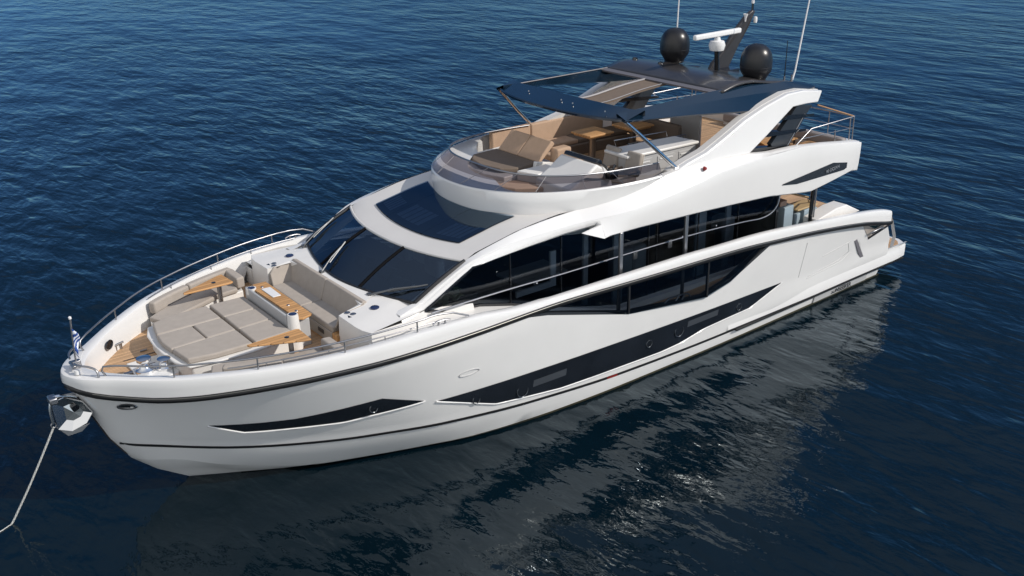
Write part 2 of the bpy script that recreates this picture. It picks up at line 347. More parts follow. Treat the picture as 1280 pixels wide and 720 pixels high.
def strip_on(name, top, bot, m, parent, off=0.012, n=60, nz=6, f=yh, mirror=False, smooth=30, frame=None):
    x0, x1 = max(top[0][0], bot[0][0]), min(top[-1][0], bot[-1][0])
    if x0 > x1: x0, x1 = x1, x0
    brk = sorted(set([p[0] for p in top + bot if x0 <= p[0] <= x1] + lin(x0, x1, n)))
    rows = []
    for x in brk:
        a, b = I(x, top), I(x, bot)
        rows.append([(x, f(x, z) + off, z) for z in lin(b, a, nz)])
    return loft(name, rows, m, parent, mirror, smooth)
def line_on(name, zf, x0, x1, h, m, parent, off=0.012, n=90, mirror=True, bulge=0.0):
    rows = []
    for x in lin(x0, x1, n):
        z = zf(x); rows.append([(x, max(0, yh(x, z - h)), z - h), (x, max(0, yh(x, z - h) + off), z - h), (x, yh(x, z) + off + bulge, z), (x, yh(x, z + h) + off, z + h), (x, yh(x, z + h), z + h)])
    return loft(name, rows, m, parent, mirror, 60)
# hull windows
W1T = [(23.54, 2.04), (21.98, 1.99), (20.26, 2.15), (19.24, 1.76)][::-1]
W1B = [(23.54, 2.03), (22.88, 1.74), (20.95, 1.62), (20.45, 1.67), (19.24, 1.75)][::-1]
strip_on('hull_window', W1T, W1B, G_HULL, yacht, mirror=True)
W2T = [(18.96, 1.65), (17.44, 1.62), (13, 1.50), (7.15, 1.37)][::-1]
W2B = [(18.96, 1.64), (17.34, .99), (15.4, .76), (11.24, .67), (10.67, .80), (9.34, .83), (8.46, .88), (7.15, 1.36)][::-1]
W2B = [(18.96, 1.64), (17.34, .99), (15.4, .76), (12.0, .66), (11.24, .70), (10.4, .86), (9.4, .90), (8.5, .92), (7.15, 1.36)][::-1]
strip_on('hull_window', W2T, W2B, G_HULL, yacht, mirror=True)
def rim(pts, name, parent, r=.012, m=STEEL, off=.014):
    bm = bmesh.new()
    for sg in (1, -1): tube_bm(bm, [(x, sg * (yh(x, z) + off), z) for x, z in pts], r, 6)
    return frombm(name, bm, m, parent, smooth=60)
rim([(x, I(x, W1B)) for x in lin(19.24, 23.54, 40)], 'window_lip', yacht, m=GEL, r=.02)
rim([(x, I(x, W2B)) for x in lin(7.15, 18.96, 80)], 'window_lip', yacht, m=GEL, r=.02)
for (x, z) in ((20.4, 1.9), (16.6, 1.12), (11.4, 1.13), (9.0, 1.13), (17.9, 1.32), (12.5, 1.1)):     # opening ports inside the long windows
    bm = bmesh.new(); rr = .16 if x in (16.6, 11.4) else .10
    for sg in (1, -1): tube_bm(bm, [(x + rr * math.cos(a), sg * (yh(x, z) + .018), z + rr * math.sin(a)) for a in lin(0, 2 * math.pi, 20)], .012, 5)
    frombm('porthole', bm, mat('porthole_rim', (.07, .08, .09), .2, metal=.5), yacht)
BAR = mat('pale_blind_behind_glass', (0.045, 0.052, 0.062), 0.3)
for (xa, xb, z, h) in ((15.3, 16.3, 1.22, .10), (9.9, 11.1, 1.24, .09)):
    strip_on('window_blind', [(xa, z + h), (xb, z + h)], [(xa, z - h), (xb, z - h)], BAR, yacht, off=.016, n=12, mirror=True)
# pinstripe, boot line, rubbing strake
line_on('pinstripe', lambda x: IS(x, ZPIN), 2.7, 24.95, .036, RUB, yacht, off=.014)
for xa in (13.5, 8.15): line_on('red_pinstripe_mark', lambda x: IS(x, ZPIN), xa, xa + .35, .028, REDM, yacht, off=.019, n=4)  # short red marks along the pinstripe
line_on('boot_stripe', lambda x: .025, 1.6, 22.6, .05, ANTI, yacht, off=.008)
rub = []
for X in [25.75, 25.735, 25.72, 25.68, 25.6, 25.5, 25.35] + lin(25.1, 2.1, 110):
    zr = IS(X, ZRUB); y = yg(X)
    rub.append([(X, y, zr - .075), (X, y + .03, zr - .07), (X, y + .055, zr - .02), (X, y + .045, zr + .03), (X, y, zr + .045)])
loft('rubbing_strake', rub, RUB, yacht, mirror=True, smooth=60)
rl = []
bm = bmesh.new()
for sg in (1, -1): tube_bm(bm, [(x, sg * (yg(x) + .055), IS(x, ZRUB) + .032) for x in lin(25.4, 2.3, 90)], .009, 6)
frombm('strake_trim', bm, mat('grey_trim_bright', (.15, .15, .14), .3, metal=.7), yacht)

# bulwark with rounded cap
def planoff(X, o):
    """offset the gunwale plan curve inward by o"""
    e = .02; a = Vector((X + e, yg(min(X + e, 25.75)))); b = Vector((X - e, yg(X - e))); t = (b - a).normalized(); nrm = Vector((-t.y, t.x))
    if nrm.y > 0: nrm = -nrm
    p = Vector((X, yg(X))) + nrm * o; return p.x, max(p.y, 0)
def zfloor(X):
    return I(X, [(25.7, 2.85), (20.4, 2.85), (20.35, 3.40), (18.3, 3.42), (17.4, 3.35), (16.46, 3.10), (15.8, 2.88), (13.2, 1.95), (7.9, 1.93), (7, 1.93), (2, 1.93)])
bul = []
BX = [25.75, 25.748, 25.742, 25.72, 25.68, 25.6, 25.5, 25.35, 25.2, 25, 24.75, 24.5, 24.25, 24] + lin(23.7, 17.2, 22) + lin(17, 8, 34) + lin(7.7, 2.45, 16) + [2.2, 2.07]
for X in BX:
    zr = IS(X, ZRUB); zt = IS(X, ZTOP); w = .25 + .22 * math.exp(-((25.75 - X) / .6) ** 2) - (.04 if X < 16 else 0)
    zf = zfloor(X) if not (7.96 < X < 17) else max(zfloor(X), zr - .02)
    p = [planoff(X, o) for o in (0, 0, .004, .022, .06, w - .04, w - .01, w + .01, w + .05)]
    zz = [zr + .02, zr + .5 * (zt - zr), zt - .07, zt - .018, zt, zt - .002, zt - .02, zt - .08, zf if zf < zt - .14 else zt - .15]
    if 7.96 < X < 17: zz[-1] = zr - .02
    col = [(a[0], a[1], z) for a, z in zip(p, zz)]
    if 7.96 < X < 17: col += [(X, yg(X) - .02, zr - .04)]
    else: col += [(col[-1])]
    bul.append(col)
loft('bulwark', bul, GEL, yacht, mirror=True, smooth=40)
# aft end of the bulwark and side moulding towards the platform
e = bul[-1]
XA = [(2.07, 2.43), (1.65, 1.92), (1.25, 1.32), (1.24, .91)]
loft('bulwark_end', [[(x + .0, yh(x, z) * 1.0 + .0, z) for x, z in XA] ,
                     [(x + .03, yh(x, z) - .10, z) for x, z in XA]], GEL, yacht, mirror=True)
loft('bulwark_end', [[(2.07, 3.38, 2.43), (2.3, 3.36, 2.50), (2.6, 3.36, 2.5)], [(2.07, 3.36, 2.05), (2.3, 3.36, 2.0), (2.6, 3.37, 2.1)]], GEL, yacht, mirror=True)

# swim platform
plan('swim_platform', [(3.2, -3.02), (.5, -3.06), (.1, -2.9), (-.15, -2.5), (-.15, 2.5), (.1, 2.9), (.5, 3.06), (3.2, 3.02)], .42, .72, GEL, yacht, .03)
plan('platform_teak', [(1.3, -2.85), (.45, -2.85), (.12, -2.6), (.02, -2.4), (.02, 2.4), (.12, 2.6), (.45, 2.85), (1.3, 2.85)], .722, .735, TEAK, yacht)
# moulded lip that widens towards the stern
lip = []
for X in lin(9.3, .45, 40):
    k = min(1, (9.3 - X) / 4); y = yh(max(X, 1.3), .9)
    yo = yh(max(X, 1.3), .6) + .085 * k
    if X < 1.0: yo -= (1.0 - X) * .12
    lip.append([(X, y - .05, .98 - .05 * k), (X, y + .02, .95), (X, yo - .03, .86), (X, yo, .76), (X, yo, .46), (X, yo - .06, .40), (X, y - .5, .40)])
loft('platform_side', lip, GEL, yacht, mirror=True, smooth=40)
line_on('platform_seal', lambda x: .40, .55, 9.0, .022, RUB, yacht, off=.12, n=40)
# raised rectangle moulding of the fold-out side terrace
for pts in ([(5.85, 1.20), (4.4, 1.32), (3.9, 1.50), (4.05, 1.80)], [(5.3, 1.70), (3.95, 1.85)], [(5.9, 1.12), (4.3, 1.22), (3.75, 1.45)], [(6.35, 1.3), (6.3, 2.4)]):
    rim(pts, 'panel_seam', yacht, r=.010, m=GREYW, off=.0)
strip_on('side_vent', [(3.05, 1.08), (3.5, 1.75)], [(3.04, 1.02), (3.45, 1.74)], GREYW, yacht, off=.02, n=4)
prism('side_vent', [(3.74, yh(3.7, 1.8) + .02, 1.80), (3.62, yh(3.6, 1.8) + .02, 1.83), (2.98, yh(3, 1.1) + .03, 1.06), (3.14, yh(3, 1.1) + .03, 1.02)], (0, -.05, 0), LILAC, yacht)
# mooring port in the aft quarter with its cleat
fl = [(3.50, 2.28), (2.35, 2.18), (2.05, 1.98), (2.1, 1.86), (2.95, 1.70), (3.2, 1.95)]
prism('mooring_port', [(x, yh(x, z) + .012, z) for x, z in fl], (0, -.04, 0), mat('sunlit_mooring_recess', (.34, .30, .27), .5), yacht)  # interior tone lightened in the colour to read as a sunlit opening
prism('mooring_port_glass', [(x, yh(x, z) + .02, z) for x, z in [(3.35, 2.26), (2.45, 2.18), (2.35, 2.02), (2.75, 1.97)]], (0, -.012, 0), mat('teal_glass', (.02, .05, .06), .1), yacht)
tube('mooring_cleat', spline([(3.1, 3.40, 1.92), (2.95, 3.46, 1.98), (2.6, 3.46, 2.0), (2.4, 3.42, 1.92)], 4), .025, STEEL, yacht)
tube('mooring_cleat', [(2.9, 3.36, 1.85), (2.88, 3.45, 1.98)], .02, STEEL, yacht)
tube('mooring_cleat', [(2.6, 3.36, 1.88), (2.6, 3.45, 1.99)], .02, STEEL, yacht)
prism('port_lower_bar', [(x, yh(x, z) + .02, z) for x, z in [(3.0, 1.74), (2.95, 1.66), (1.75, 1.90), (1.75, 1.98)]], (0, -.05, 0), RUB, yacht)
# underwater exhaust / registration oval, nav light recess near the bow
def oval(name, x, z, a, b, m, off=.01, t=.010):
    bm = bmesh.new()
    for sg in (1, -1): tube_bm(bm, [(x + a * math.cos(q), sg * (yh(x + a * math.cos(q), z + b * math.sin(q)) + off), z + b * math.sin(q)) for q in lin(0, 2 * math.pi, 25)], t, 5)
    return frombm(name, bm, m, yacht)
oval('hull_fitting', 18.2, 2.2, .26, .07, GREYW)
o = oval('bow_fairlead', 24.84, 2.63, .15, .07, STEEL, .015, .02)
strip_on('bow_fairlead', [(24.70, 2.67), (24.98, 2.67)], [(24.70, 2.59), (24.98, 2.59)], BLACK, yacht, off=.006, n=8, mirror=True)

# bulwark side opening: tinted panes, dark frame, posts, sill
def ypane(x, z): return yg(x) - .10
cutpane = [(x, z) for x, z in CUT]
tp = [(x, IS(x, ZRUB) - .03) for x in lin(8.05, 16.95, 30)]
strip_on('side_opening_glass', tp, [(x, z + .0) for x, z in CUT][::-1], G_SIDE, yacht, off=0, f=ypane, mirror=True, nz=2)
fr = []
for x in sorted(set([p[0] for p in CUT] + lin(7.96, 17.0, 50))):
    z = I(x, CUT); zr = IS(x, ZRUB) - .04
    y = yh(x, z); h = min(.06, max(zr - z, 0.0))
    fr.append([(x, y - .002, z - .004), (x, y - .02, z + h), (x, y - .16, z + h), (x, y - .28, z - .02)])
loft('side_opening_frame', fr, RUB, yacht, mirror=True, smooth=30)
strip_on('side_opening_frame', [(7.99, 2.86), (9.62, 2.18), (9.9, 2.12)], [(7.99, 2.80), (9.62, 2.10), (9.9, 2.04)], GRAPH, yacht, off=-.03, n=10)
for x in (13.42, 10.55):
    box('opening_post', (x, yg(x) - .13, (IS(x, ZRUB) + I(x, CUT)) / 2), (.06, .07, IS(x, ZRUB) - I(x, CUT)), RUB, yacht, .01)
for x in (13.50, 11.22):    # satin posts between bulwark and upper deck
    box('deck_post', (x, 3.25, 3.75), (.11, .08, 1.20), STEEL, yacht, .02)
    box('deck_post', (x, -3.25, 3.75), (.11, .08, 1.20), STEEL, yacht, .02)
    box('deck_post', (x, 3.22, 2.6), (.10, .05, 1.25), GRAPH, yacht, .01)
# small cleat in the opening
tube('deck_cleat', spline([(12.1, 3.42, 2.10), (11.9, 3.45, 2.24), (11.3, 3.45, 2.20), (11.1, 3.42, 2.06)], 4), .022, STEEL, yacht)
tube('deck_cleat', [(11.7, 3.42, 2.05), (11.55, 3.46, 2.25)], .02, STEEL, yacht)
tube('deck_cleat', [(11.45, 3.42, 2.02), (11.35, 3.46, 2.22)], .02, STEEL, yacht)

# ------------------------------------------------------------------ decks
def deckpoly(x0, x1, inset, n=30):
    xs = lin(x0, x1, n); a = [planoff(x, inset) for x in xs]
    return a + [(x, -y) for x, y in a[::-1]]
plan('foredeck', deckpoly(25.45, 20.2, .30), 2.80, 2.85, TEAK, yacht)
rows = []
for X in lin(20.35, 6.9, 60):
    z = zfloor(X); rows.append([(X, 2.3, z), (X, planoff(X, .24)[1], z)])
loft('side_deck', [r for r in rows if r[0][0] >= 13.1], GEL2, yacht, mirror=True)
loft('side_deck_teak', [r for r in rows if r[0][0] <= 13.25], TEAK, yacht, mirror=True)
plan('cockpit_deck', [(6.95, -3.3), (1.7, -3.2), (1.7, 3.2), (6.95, 3.3)], 1.88, 1.935, TEAK, yacht)
# step face between raised side deck and foredeck, both sides
for sg in (1, -1): box('deck_step', (20.36, sg * 3.12, 3.07), (.03, .5, .44), GEL2, yacht)
# moulded ledge on the bulwark inside (mid)
# aft coaming fairing
prism('coaming_fairing', [(5.7, 3.28, 2.9), (4.7, 3.2, 3.02), (4.1, 3.15, 3.0), (3.3, 3.1, 2.62), (5.7, 3.28, 2.6)], (0, -.5, 0), GEL2, yacht, .03)

# ------------------------------------------------------------------ coachroof in front of the windscreen
def ws_b(y): return Vector((19.52 - .114 * abs(y) ** 1.74, y, 3.76 + .005 * y * y))
def ws_t(y): return Vector((18.16 - .069 * abs(y) ** 2.24, y, 4.43 + .002 * y * y))
ys = lin(-2.95, -1.80, 6) + [-1.76] + lin(-1.74, 1.74, 15) + [1.76] + lin(1.80, 2.95, 6)
front = []
for y in ys:
    a = abs(y)
    if a < 1.75: front.append(Vector((19.70 + .05 * y * y, y, 3.74)))
    else: front.append(Vector((20.42 - .12 * max(0, (a - 2.5) / .45) ** 2, y, 3.66 - .02 * (a - 1.75))))
back = [ws_b(y * 2.52 / 2.95) for y in ys]
for i, y in enumerate(ys):
    if abs(y) > 2.6: back[i] = Vector((18.75, math.copysign(2.62 + (abs(y) - 2.6) * .3, y), 3.68))
rows = [back, [(b * .5 + f * .5) for b, f in zip(back, front)], front]
bmc = bmesh.new(); b_grid(bmc, rows)
b_grid(bmc, [front, [Vector((p.x + (.04 if abs(p.y) > 1.75 else 0), p.y, 2.85)) for p in front]])
for sg in (1, -1):
    b_grid(bmc, [[Vector((20.30, sg * 2.95, 3.64)), Vector((19.5, sg * 2.97, 3.66)), Vector((18.75, sg * 2.73, 3.68)), Vector((17.6, sg * 2.80, 3.5))],
                 [Vector((20.34, sg * 3.0, 2.85)), Vector((19.5, sg * 3.02, 3.2)), Vector((18.75, sg * 2.85, 3.2)), Vector((17.6, sg * 2.9, 3.2))]])
bmesh.ops.remove_doubles(bmc, verts=bmc.verts, dist=1e-3)
o = frombm('coachroof', bmc, GEL2, yacht, smooth=30); bevel(o, .05, 3)
for sg in (1, -1):
    lathe('deck_speaker', [(0, .022), (.085, .022), (.10, .01), (.10, -.02)], (19.68, sg * 2.05, 3.735), BLUEL, yacht)
    for k, dx in ((0, 0.0), (1, .16)): lathe('cup_holder', [(0, .02), (.05, .02), (.065, .012), (.065, -.02)], (20.22 - dx * .4, sg * (1.80 + .0) + sg * .14 * k, 3.675), STEEL, yacht)
    box('cup_plate', (20.19, sg * 1.87, 3.665), (.14, .38, .012), BLACK, yacht, .02, rz=sg * -.35)

# ------------------------------------------------------------------ windscreen
def wsn(y, t):
    a, b = ws_b(y), ws_t(y * 2.54 / 2.52); p = a.lerp(b, t); return p + Vector((.35, 0, .6)).normalized() * .04 * math.sin(math.pi * t)
ysw = lin(-2.52, 2.52, 41)
wsobj = loft('windscreen', [[wsn(y, t) for y in ysw] for t in lin(0, 1, 7)], G_WIND, yacht)
bm = bmesh.new()
for y in (-.86, .86): tube_bm(bm, [wsn(y * (1.06 - .06 * t), t) - Vector((.0, 0, .005)) for t in lin(0, 1, 10)], .042, 6)
frombm('mullion', bm, DARKIN2, wsobj)
bm = bmesh.new(); tube_bm(bm, [wsn(y, 0) + Vector((.01, 0, .005)) for y in ysw], .03, 6); tube_bm(bm, [wsn(y, 1) - Vector((-.01, 0, .01)) for y in ysw], .035, 6)
for s in (1, -1): tube_bm(bm, [wsn(s * 2.52, t) for t in lin(0, 1, 12)], .05, 6)
frombm('windscreen_seal', bm, RUB, wsobj)
def wiper(y0, y1, t1):
    base = ws_b(y0) + Vector((.13, 0, .0)); tip = wsn(y1, t1) + Vector((.03, 0, .06)); bm = bmesh.new()
    d = (tip - base); mid = base + d * .5 + Vector((.02, 0, .04))
    tube_bm(bm, [base, mid, tip], .017, 6); tube_bm(bm, [base + Vector((.04, .03, 0)), mid + Vector((.02, .03, 0)), tip], .013, 6)
    tube_bm(bm, [base + d * .35 + Vector((0, .02, .0)), tip + d * .12], .022, 6)
    box_bm(bm, base, (.09, .12, .06)); return frombm('wiper', bm, WIPE, wsobj)
wiper(-.50, -.78, .48); wiper(1.42, 2.36, .30); wiper(-2.30, -2.40, .55)

# interior seen through the glass
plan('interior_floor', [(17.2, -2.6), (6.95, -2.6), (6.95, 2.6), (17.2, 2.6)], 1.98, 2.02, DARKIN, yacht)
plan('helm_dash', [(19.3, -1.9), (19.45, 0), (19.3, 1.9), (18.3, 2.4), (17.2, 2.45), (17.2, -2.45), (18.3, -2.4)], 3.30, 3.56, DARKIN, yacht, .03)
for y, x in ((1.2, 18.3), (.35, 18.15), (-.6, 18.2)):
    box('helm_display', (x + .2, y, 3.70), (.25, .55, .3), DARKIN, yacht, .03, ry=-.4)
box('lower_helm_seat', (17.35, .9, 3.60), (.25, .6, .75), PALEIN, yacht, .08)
box('lower_helm_seat', (17.35, -.5, 3.60), (.25, .6, .75), PALEIN, yacht, .08)
prism('chart_paper', [(18.2, 1.35, 3.62), (18.75, 1.1, 3.6), (18.7, 1.6, 3.6)], (0, 0, .03), WHITEP, yacht)
def cloth_bits():
    bm = bmesh.new()
    for k in range(26):
        c = Vector((18.05 + random.uniform(-.35, .3), 2.42 + random.uniform(-.15, .15), 3.60 + random.uniform(0, .16)))
        box_bm(bm, c, (.22, .12, .02), random.uniform(0, 3), random.uniform(-.6, .6), random.uniform(-.6, .6))
    return frombm('folded_cover', bm, mat('olive_cover', (.16, .20, .14), .6), yacht, smooth=None)
cloth_bits()
for (x, wd) in ((12.9, .34), (9.85, .40), (14.0, .16), (8.75, .2)):
    box('curtain', (x, 2.52, 3.2), (wd, .08, 2.3), PALEIN, yacht, .02)
    box('curtain', (x, -2.52, 3.2), (wd, .08, 2.3), PALEIN, yacht, .02)
GRYB = mat('window_reveal', (.36, .40, .44), .6)
side('inner_window_frame', [(16.25, 3.20), (16.25, 3.34), (15.22, 3.34), (15.22, 4.10), (15.05, 4.10), (15.05, 3.20)], 2.60, 2.66, GRYB, yacht)
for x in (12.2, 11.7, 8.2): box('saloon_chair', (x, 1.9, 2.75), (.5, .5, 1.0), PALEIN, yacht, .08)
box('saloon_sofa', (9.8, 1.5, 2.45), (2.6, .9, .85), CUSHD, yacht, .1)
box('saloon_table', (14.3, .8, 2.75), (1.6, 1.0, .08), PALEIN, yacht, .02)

# ------------------------------------------------------------------ saloon side glazing
GLT = [(18.86, 3.66), (18.33, 3.94), (17.56, 4.34), (16.89, 4.41), (15, 4.54), (13.9, 4.56), (6.9, 4.30)][::-1]
GLB = [(18.86, 3.65), (18.25, 3.47), (17.4, 3.38), (16.46, 3.14), (15.8, 2.92), (13.1, 2.10), (9, 2.0), (6.9, 2.0)][::-1]
def yside(x, z): return 2.75 + .0 * z
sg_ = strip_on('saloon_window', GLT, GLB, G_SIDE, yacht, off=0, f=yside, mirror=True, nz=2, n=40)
bm = bmesh.new()
for s in (1, -1):
    for x in (16.50, 14.97, 12.05, 11.75, 10.2, 8.6): box_bm(bm, (x, s * 2.755, (I(x, GLT) + I(x, GLB)) / 2), (.035, .03, I(x, GLT) - I(x, GLB)))
    box_bm(bm, (6.92, s * 2.74, 3.15), (.10, .06, 2.3))
    tube_bm(bm, [(x, s * 2.76, z + .01) for x, z in GLB], .035, 5)
    tube_bm(bm, [(x, s * 2.78, z) for x, z in GLT], .03, 5)
frombm('window_mullion', bm, BLACK, sg_)
bm = bmesh.new()
for s in (1, -1): b_grid(bm, [[(x, s * 2.77, z - .02) for x, z in GLB if x < 16.3], [(x, s * 2.95, z - .10) for x, z in GLB if x < 16.3], [(x, s * 2.95, z - .25) for x, z in GLB if x < 16.3]])
frombm('saloon_sill', bm, GREYW, yacht)
SW = [(16.2, 2.95), (13.1, 2.16), (9, 2.06), (7.0, 2.05)]
loft('saloon_plinth', [[(x, 2.79, z - .16), (x, 2.80, z), (x, 2.76, z)] for x, z in SW], mat('plinth_grey', (.50, .51, .52), .4), yacht, mirror=True)
rail = spline([(18.75, 2.86, 3.61), (16.92, 2.86, 3.60), (15, 2.86, 3.55), (12.87, 2.86, 3.53), (10.5, 2.86, 3.48), (8.6, 2.86, 3.38), (7.75, 2.86, 3.31), (7.3, 2.86, 3.38), (7.05, 2.86, 3.58), (6.95, 2.84, 3.85)], 5)
bm = bmesh.new(); tube_bm(bm, rail, .022, 8); tube_bm(bm, [(p.x, -p.y, p.z) for p in rail], .022, 8)
for s in (1, -1):
    for x in (15.8, 13.6, 12.3, 10.9, 9.6): tube_bm(bm, [(x, s * 2.74, 3.47), (x, s * 2.86, 3.52)], .02, 6)
frombm('side_handrail', bm, STEEL, yacht)
for x in (12.6, 11.35): box('rail_bracket', (x, 2.84, 3.42), (.14, .05, .22), STEEL, yacht, .02)
plan('saloon_bulkhead', [(6.95, -2.74), (6.85, -2.74), (6.85, 2.74), (6.95, 2.74)], 1.95, 4.3, BLACK, yacht)

# ------------------------------------------------------------------ superstructure sides, roof, flybridge coaming
def sup(t, X0, a, b, n):     # super-ellipse plan
    s, c_ = math.sin(t), math.cos(t)
    return X0 - a * (1 - abs(c_) ** (2 / n)), b * math.copysign(abs(s) ** (2 / n), s)
def Dpt(t):
    x, y = sup(t, 16.08, 4.26, 3.05, 2.4); return Vector((x, y, 4.86 + .55 * ((16.12 - x) / 4.3) ** 2))
def Tpt(t):
    x, y = sup(t, 16.20, 4.18, 3.12, 2.12); return Vector((x, y, 5.41 + .04 * ((16.45 - x) / 4.4)))
def Gpt(t):
    x, y = sup(t, 15.43, 3.8, 2.6, 3.0); return Vector((x, y, 5.74 - .04 * (15.43 - x)))
def Dy(x):     # half width of D at x
    lo, hi = 0, math.pi / 2
    for _ in range(40):
        m_ = (lo + hi) / 2
        if Dpt(m_).x > x: lo = m_
        else: hi = m_
    return Dpt(lo)
A = [(19.45, 2.45, 3.69)]   # (x, yA, zA)
for x, y, z in [(18.95, 2.50, 3.79), (18.65, 2.51, 3.94), (18.33, 2.52, 4.10), (17.95, 2.53, 4.28), (17.6, 2.55, 4.455), (17.2, 2.56, 4.58), (16.9, 2.57, 4.65), (16.4, 2.58, 4.76), (16, 2.58, 4.83), (15.5, 2.59, 4.88), (15, 2.6, 4.92)]: A.append((x, y, z))
for x in (14.4, 13.8, 13.3, 12.8, 12.3, 11.9): q = Dy(x); A.append((x, max(q.y, 2.6), q.z))
A += [(11.4, 3.06, 5.44), (10.8, 3.08, 5.46), (10, 3.1, 5.46), (9.4, 3.12, 5.44), (8.8, 3.14, 5.40), (8, 3.2, 5.32), (6.9, 3.25, 5.30), (5.8, 3.25, 5.19), (5, 3.24, 5.08), (4.3, 3.22, 4.99), (3.98, 3.2, 4.93)]
BY = [(19.45, 2.72), (18.95, 2.64), (18.33, 2.66), (17.6, 2.72), (16.9, 2.77), (16, 2.82), (15, 2.90), (14.5, 2.97), (14.1, 3.08), (13.6, 3.25), (13, 3.34), (11, 3.36), (8, 3.36), (6.9, 3.35), (4.3, 3.32), (3.98, 3.30)]
BZ = [(19.45, 3.66), (18.95, 3.75), (18.33, 4.06), (17.6, 4.42), (16.9, 4.57), (16, 4.66), (15, 4.70), (14.4, 4.73), (13.8, 4.78), (13, 4.84), (11, 5.05), (10, 5.18), (8, 5.26), (6.9, 5.26), (5.8, 5.14), (4.3, 4.95), (3.98, 4.89)]
CY = [(19.45, 2.86), (18.95, 2.72), (18.33, 2.78), (17.6, 2.80), (16.9, 2.82), (16, 2.84), (15, 2.87), (14.12, 3.0), (14.06, 3.30), (13, 3.32), (4.3, 3.30), (3.98, 3.26)]
CZ = [(19.45, 3.42), (18.95, 3.60), (18.33, 3.93), (17.56, 4.32), (16.9, 4.39), (16, 4.46), (15, 4.52), (14.12, 4.58), (14.06, 4.35), (13, 4.35), (11, 4.27), (9.5, 4.19), (8, 4.10), (7.2, 3.99), (6.2, 3.86), (5.2, 3.98), (4.3, 4.11), (3.98, 4.05)]
def skin(x):
    a = (I(x, [(p[0], p[1]) for p in A]), I(x, [(p[0], p[2]) for p in A])); b = (IS(x, BY), IS(x, BZ)); c_ = (I(x, CY), I(x, CZ))
    return a, b, c_
rows = []
XS = sorted(set([p[0] for p in A] + lin(19.45, 3.98, 72) + [14.12, 14.06]), reverse=True)
for x in XS:
    (ay, az), (by, bz), (cy, cz) = skin(x)
    k = I(x, [(14.2, 0), (13, 1)])
    q_ = I(x, [(13, 0), (15.5, .03)]); m1 = ((ay + by) / 2 + q_, (az + bz) / 2 + q_ * .6)
    rows.append([(x, ay, az), (x, m1[0], m1[1]), (x, by - .012, bz + .03), (x, by, bz - .02), (x, by * .7 + cy * .3 + .01, bz * .7 + cz * .3), (x, by * .3 + cy * .7 + .01, bz * .3 + cz * .7), (x, cy, cz + .03), (x, cy - .03, cz), (x, cy - .6, cz + (.05 if x < 14.08 else .0))])
loft('superstructure_side', rows, GEL, yacht, mirror=True, smooth=20)
# aft end of wing
last = rows[-1]
loft('wing_end', [last[:7], [(p[0], 2.0, p[2]) for p in last[:7]]], GEL, yacht, mirror=True)
# black vent on the wing with lettering
def ywing(x, z):
    (ay, az), (by, bz), (cy, cz) = skin(x); t = (z - cz) / max(bz - cz, .01); return cy + (by - cy) * min(max(t, 0), 1)
bm = bmesh.new()
for s_ in (1, -1):
    prism_bm(bm, [(x, s_ * (ywing(14.04, z) + .004), z) for x, z in [(14.68, 4.575), (14.03, 4.645), (13.9, 4.60), (13.9, 4.37), (14.10, 4.345)]], (0, -s_ * .05, 0))
frombm('wing_tip', bm, GEL, yacht)
vo = strip_on('wing_vent', [(4.62, 4.44), (5.32, 4.56), (7.55, 4.37)], [(4.62, 4.28), (4.74, 4.24), (6.9, 4.25), (7.55, 4.34)], SLATE, yacht, off=.022, n=20, f=ywing, nz=3, mirror=True)
def text(s, size, loc, rot, m, parent, ext=.004):
    cu = bpy.data.curves.new('lettering', 'FONT'); cu.body = s; cu.size = size; cu.extrude = ext; cu.align_x = 'CENTER'; cu.align_y = 'CENTER'
    t_ = bpy.data.objects.new('tmp', cu); C.objects.link(t_); bpy.context.view_layer.update()
    me = bpy.data.meshes.new_from_object(t_.evaluated_get(bpy.context.evaluated_depsgraph_get())); bpy.data.objects.remove(t_)
    me.transform(Matrix.Translation(loc) @ rot.to_4x4()); return link('lettering', me, m, parent, smooth=None)
RP = Matrix(((-1, 0, 0), (0, 0, 1), (0, 1, 0)))      # text read from port: its x axis runs aft
text('90 OCEAN', .13, (5.35, 3.372, 4.385), Matrix.Rotation(R(6), 3, 'Y') @ RP, LETTER, vo)
text('SUNSEEKER', .20, (3.8, yh(3.8, .2) + .035, .19), RP, BLACK, yacht)
text('SUNSEEKER', .20, (3.8, -yh(3.8, .2) - .035, .19), Matrix(((1, 0, 0), (0, 0, -1), (0, 1, 0))), BLACK, yacht)
loft('hull_name_plate', [[(x, yh(x, .1) + .02, .08), (x, yh(x, .33) + .02, .33)] for x in lin(2.4, 5.2, 6)], GREYW, yacht, mirror=True)

# pale grey roof between windscreen and flybridge
ts = lin(-1.0, 1.0, 45)
rows = []
def Dlim(y):
    """D point at lateral position y (|y|<=2.6)"""
    lo, hi = 0, math.pi / 2
    for _ in range(40):
        m_ = (lo + hi) / 2
        if Dpt(m_).y < abs(y): lo = m_
        else: hi = m_
    p = Dpt(lo); return Vector((p.x, y, p.z))
def zroof(x): return IS(x, [(18.2, 4.43), (17.6, 4.50), (17.3, 4.57), (16.6, 4.71), (16.2, 4.79), (15.5, 4.88), (14.88, 4.93), (14, 4.97), (12, 5.2)])
for t_ in lin(0, 1, 12):
    r_ = []
    for y in lin(-2.54, 2.54, 41):
        a = ws_t(y); b = Dlim(y); x = a.x + (b.x - a.x) * t_
        z = zroof(x) if 0 < t_ < 1 else (a.z if t_ == 0 else min(b.z, zroof(x)))
        r_.append((x, y, z))
    rows.append(r_)
loft('roof', rows, ROOF, yacht, smooth=40)
bm = bmesh.new(); tube_bm(bm, [ws_t(y) + Vector((.02, 0, .0)) for y in lin(-2.54, 2.54, 41)], .035, 8)
frombm('roof_lip', bm, ROOF, yacht, smooth=60)
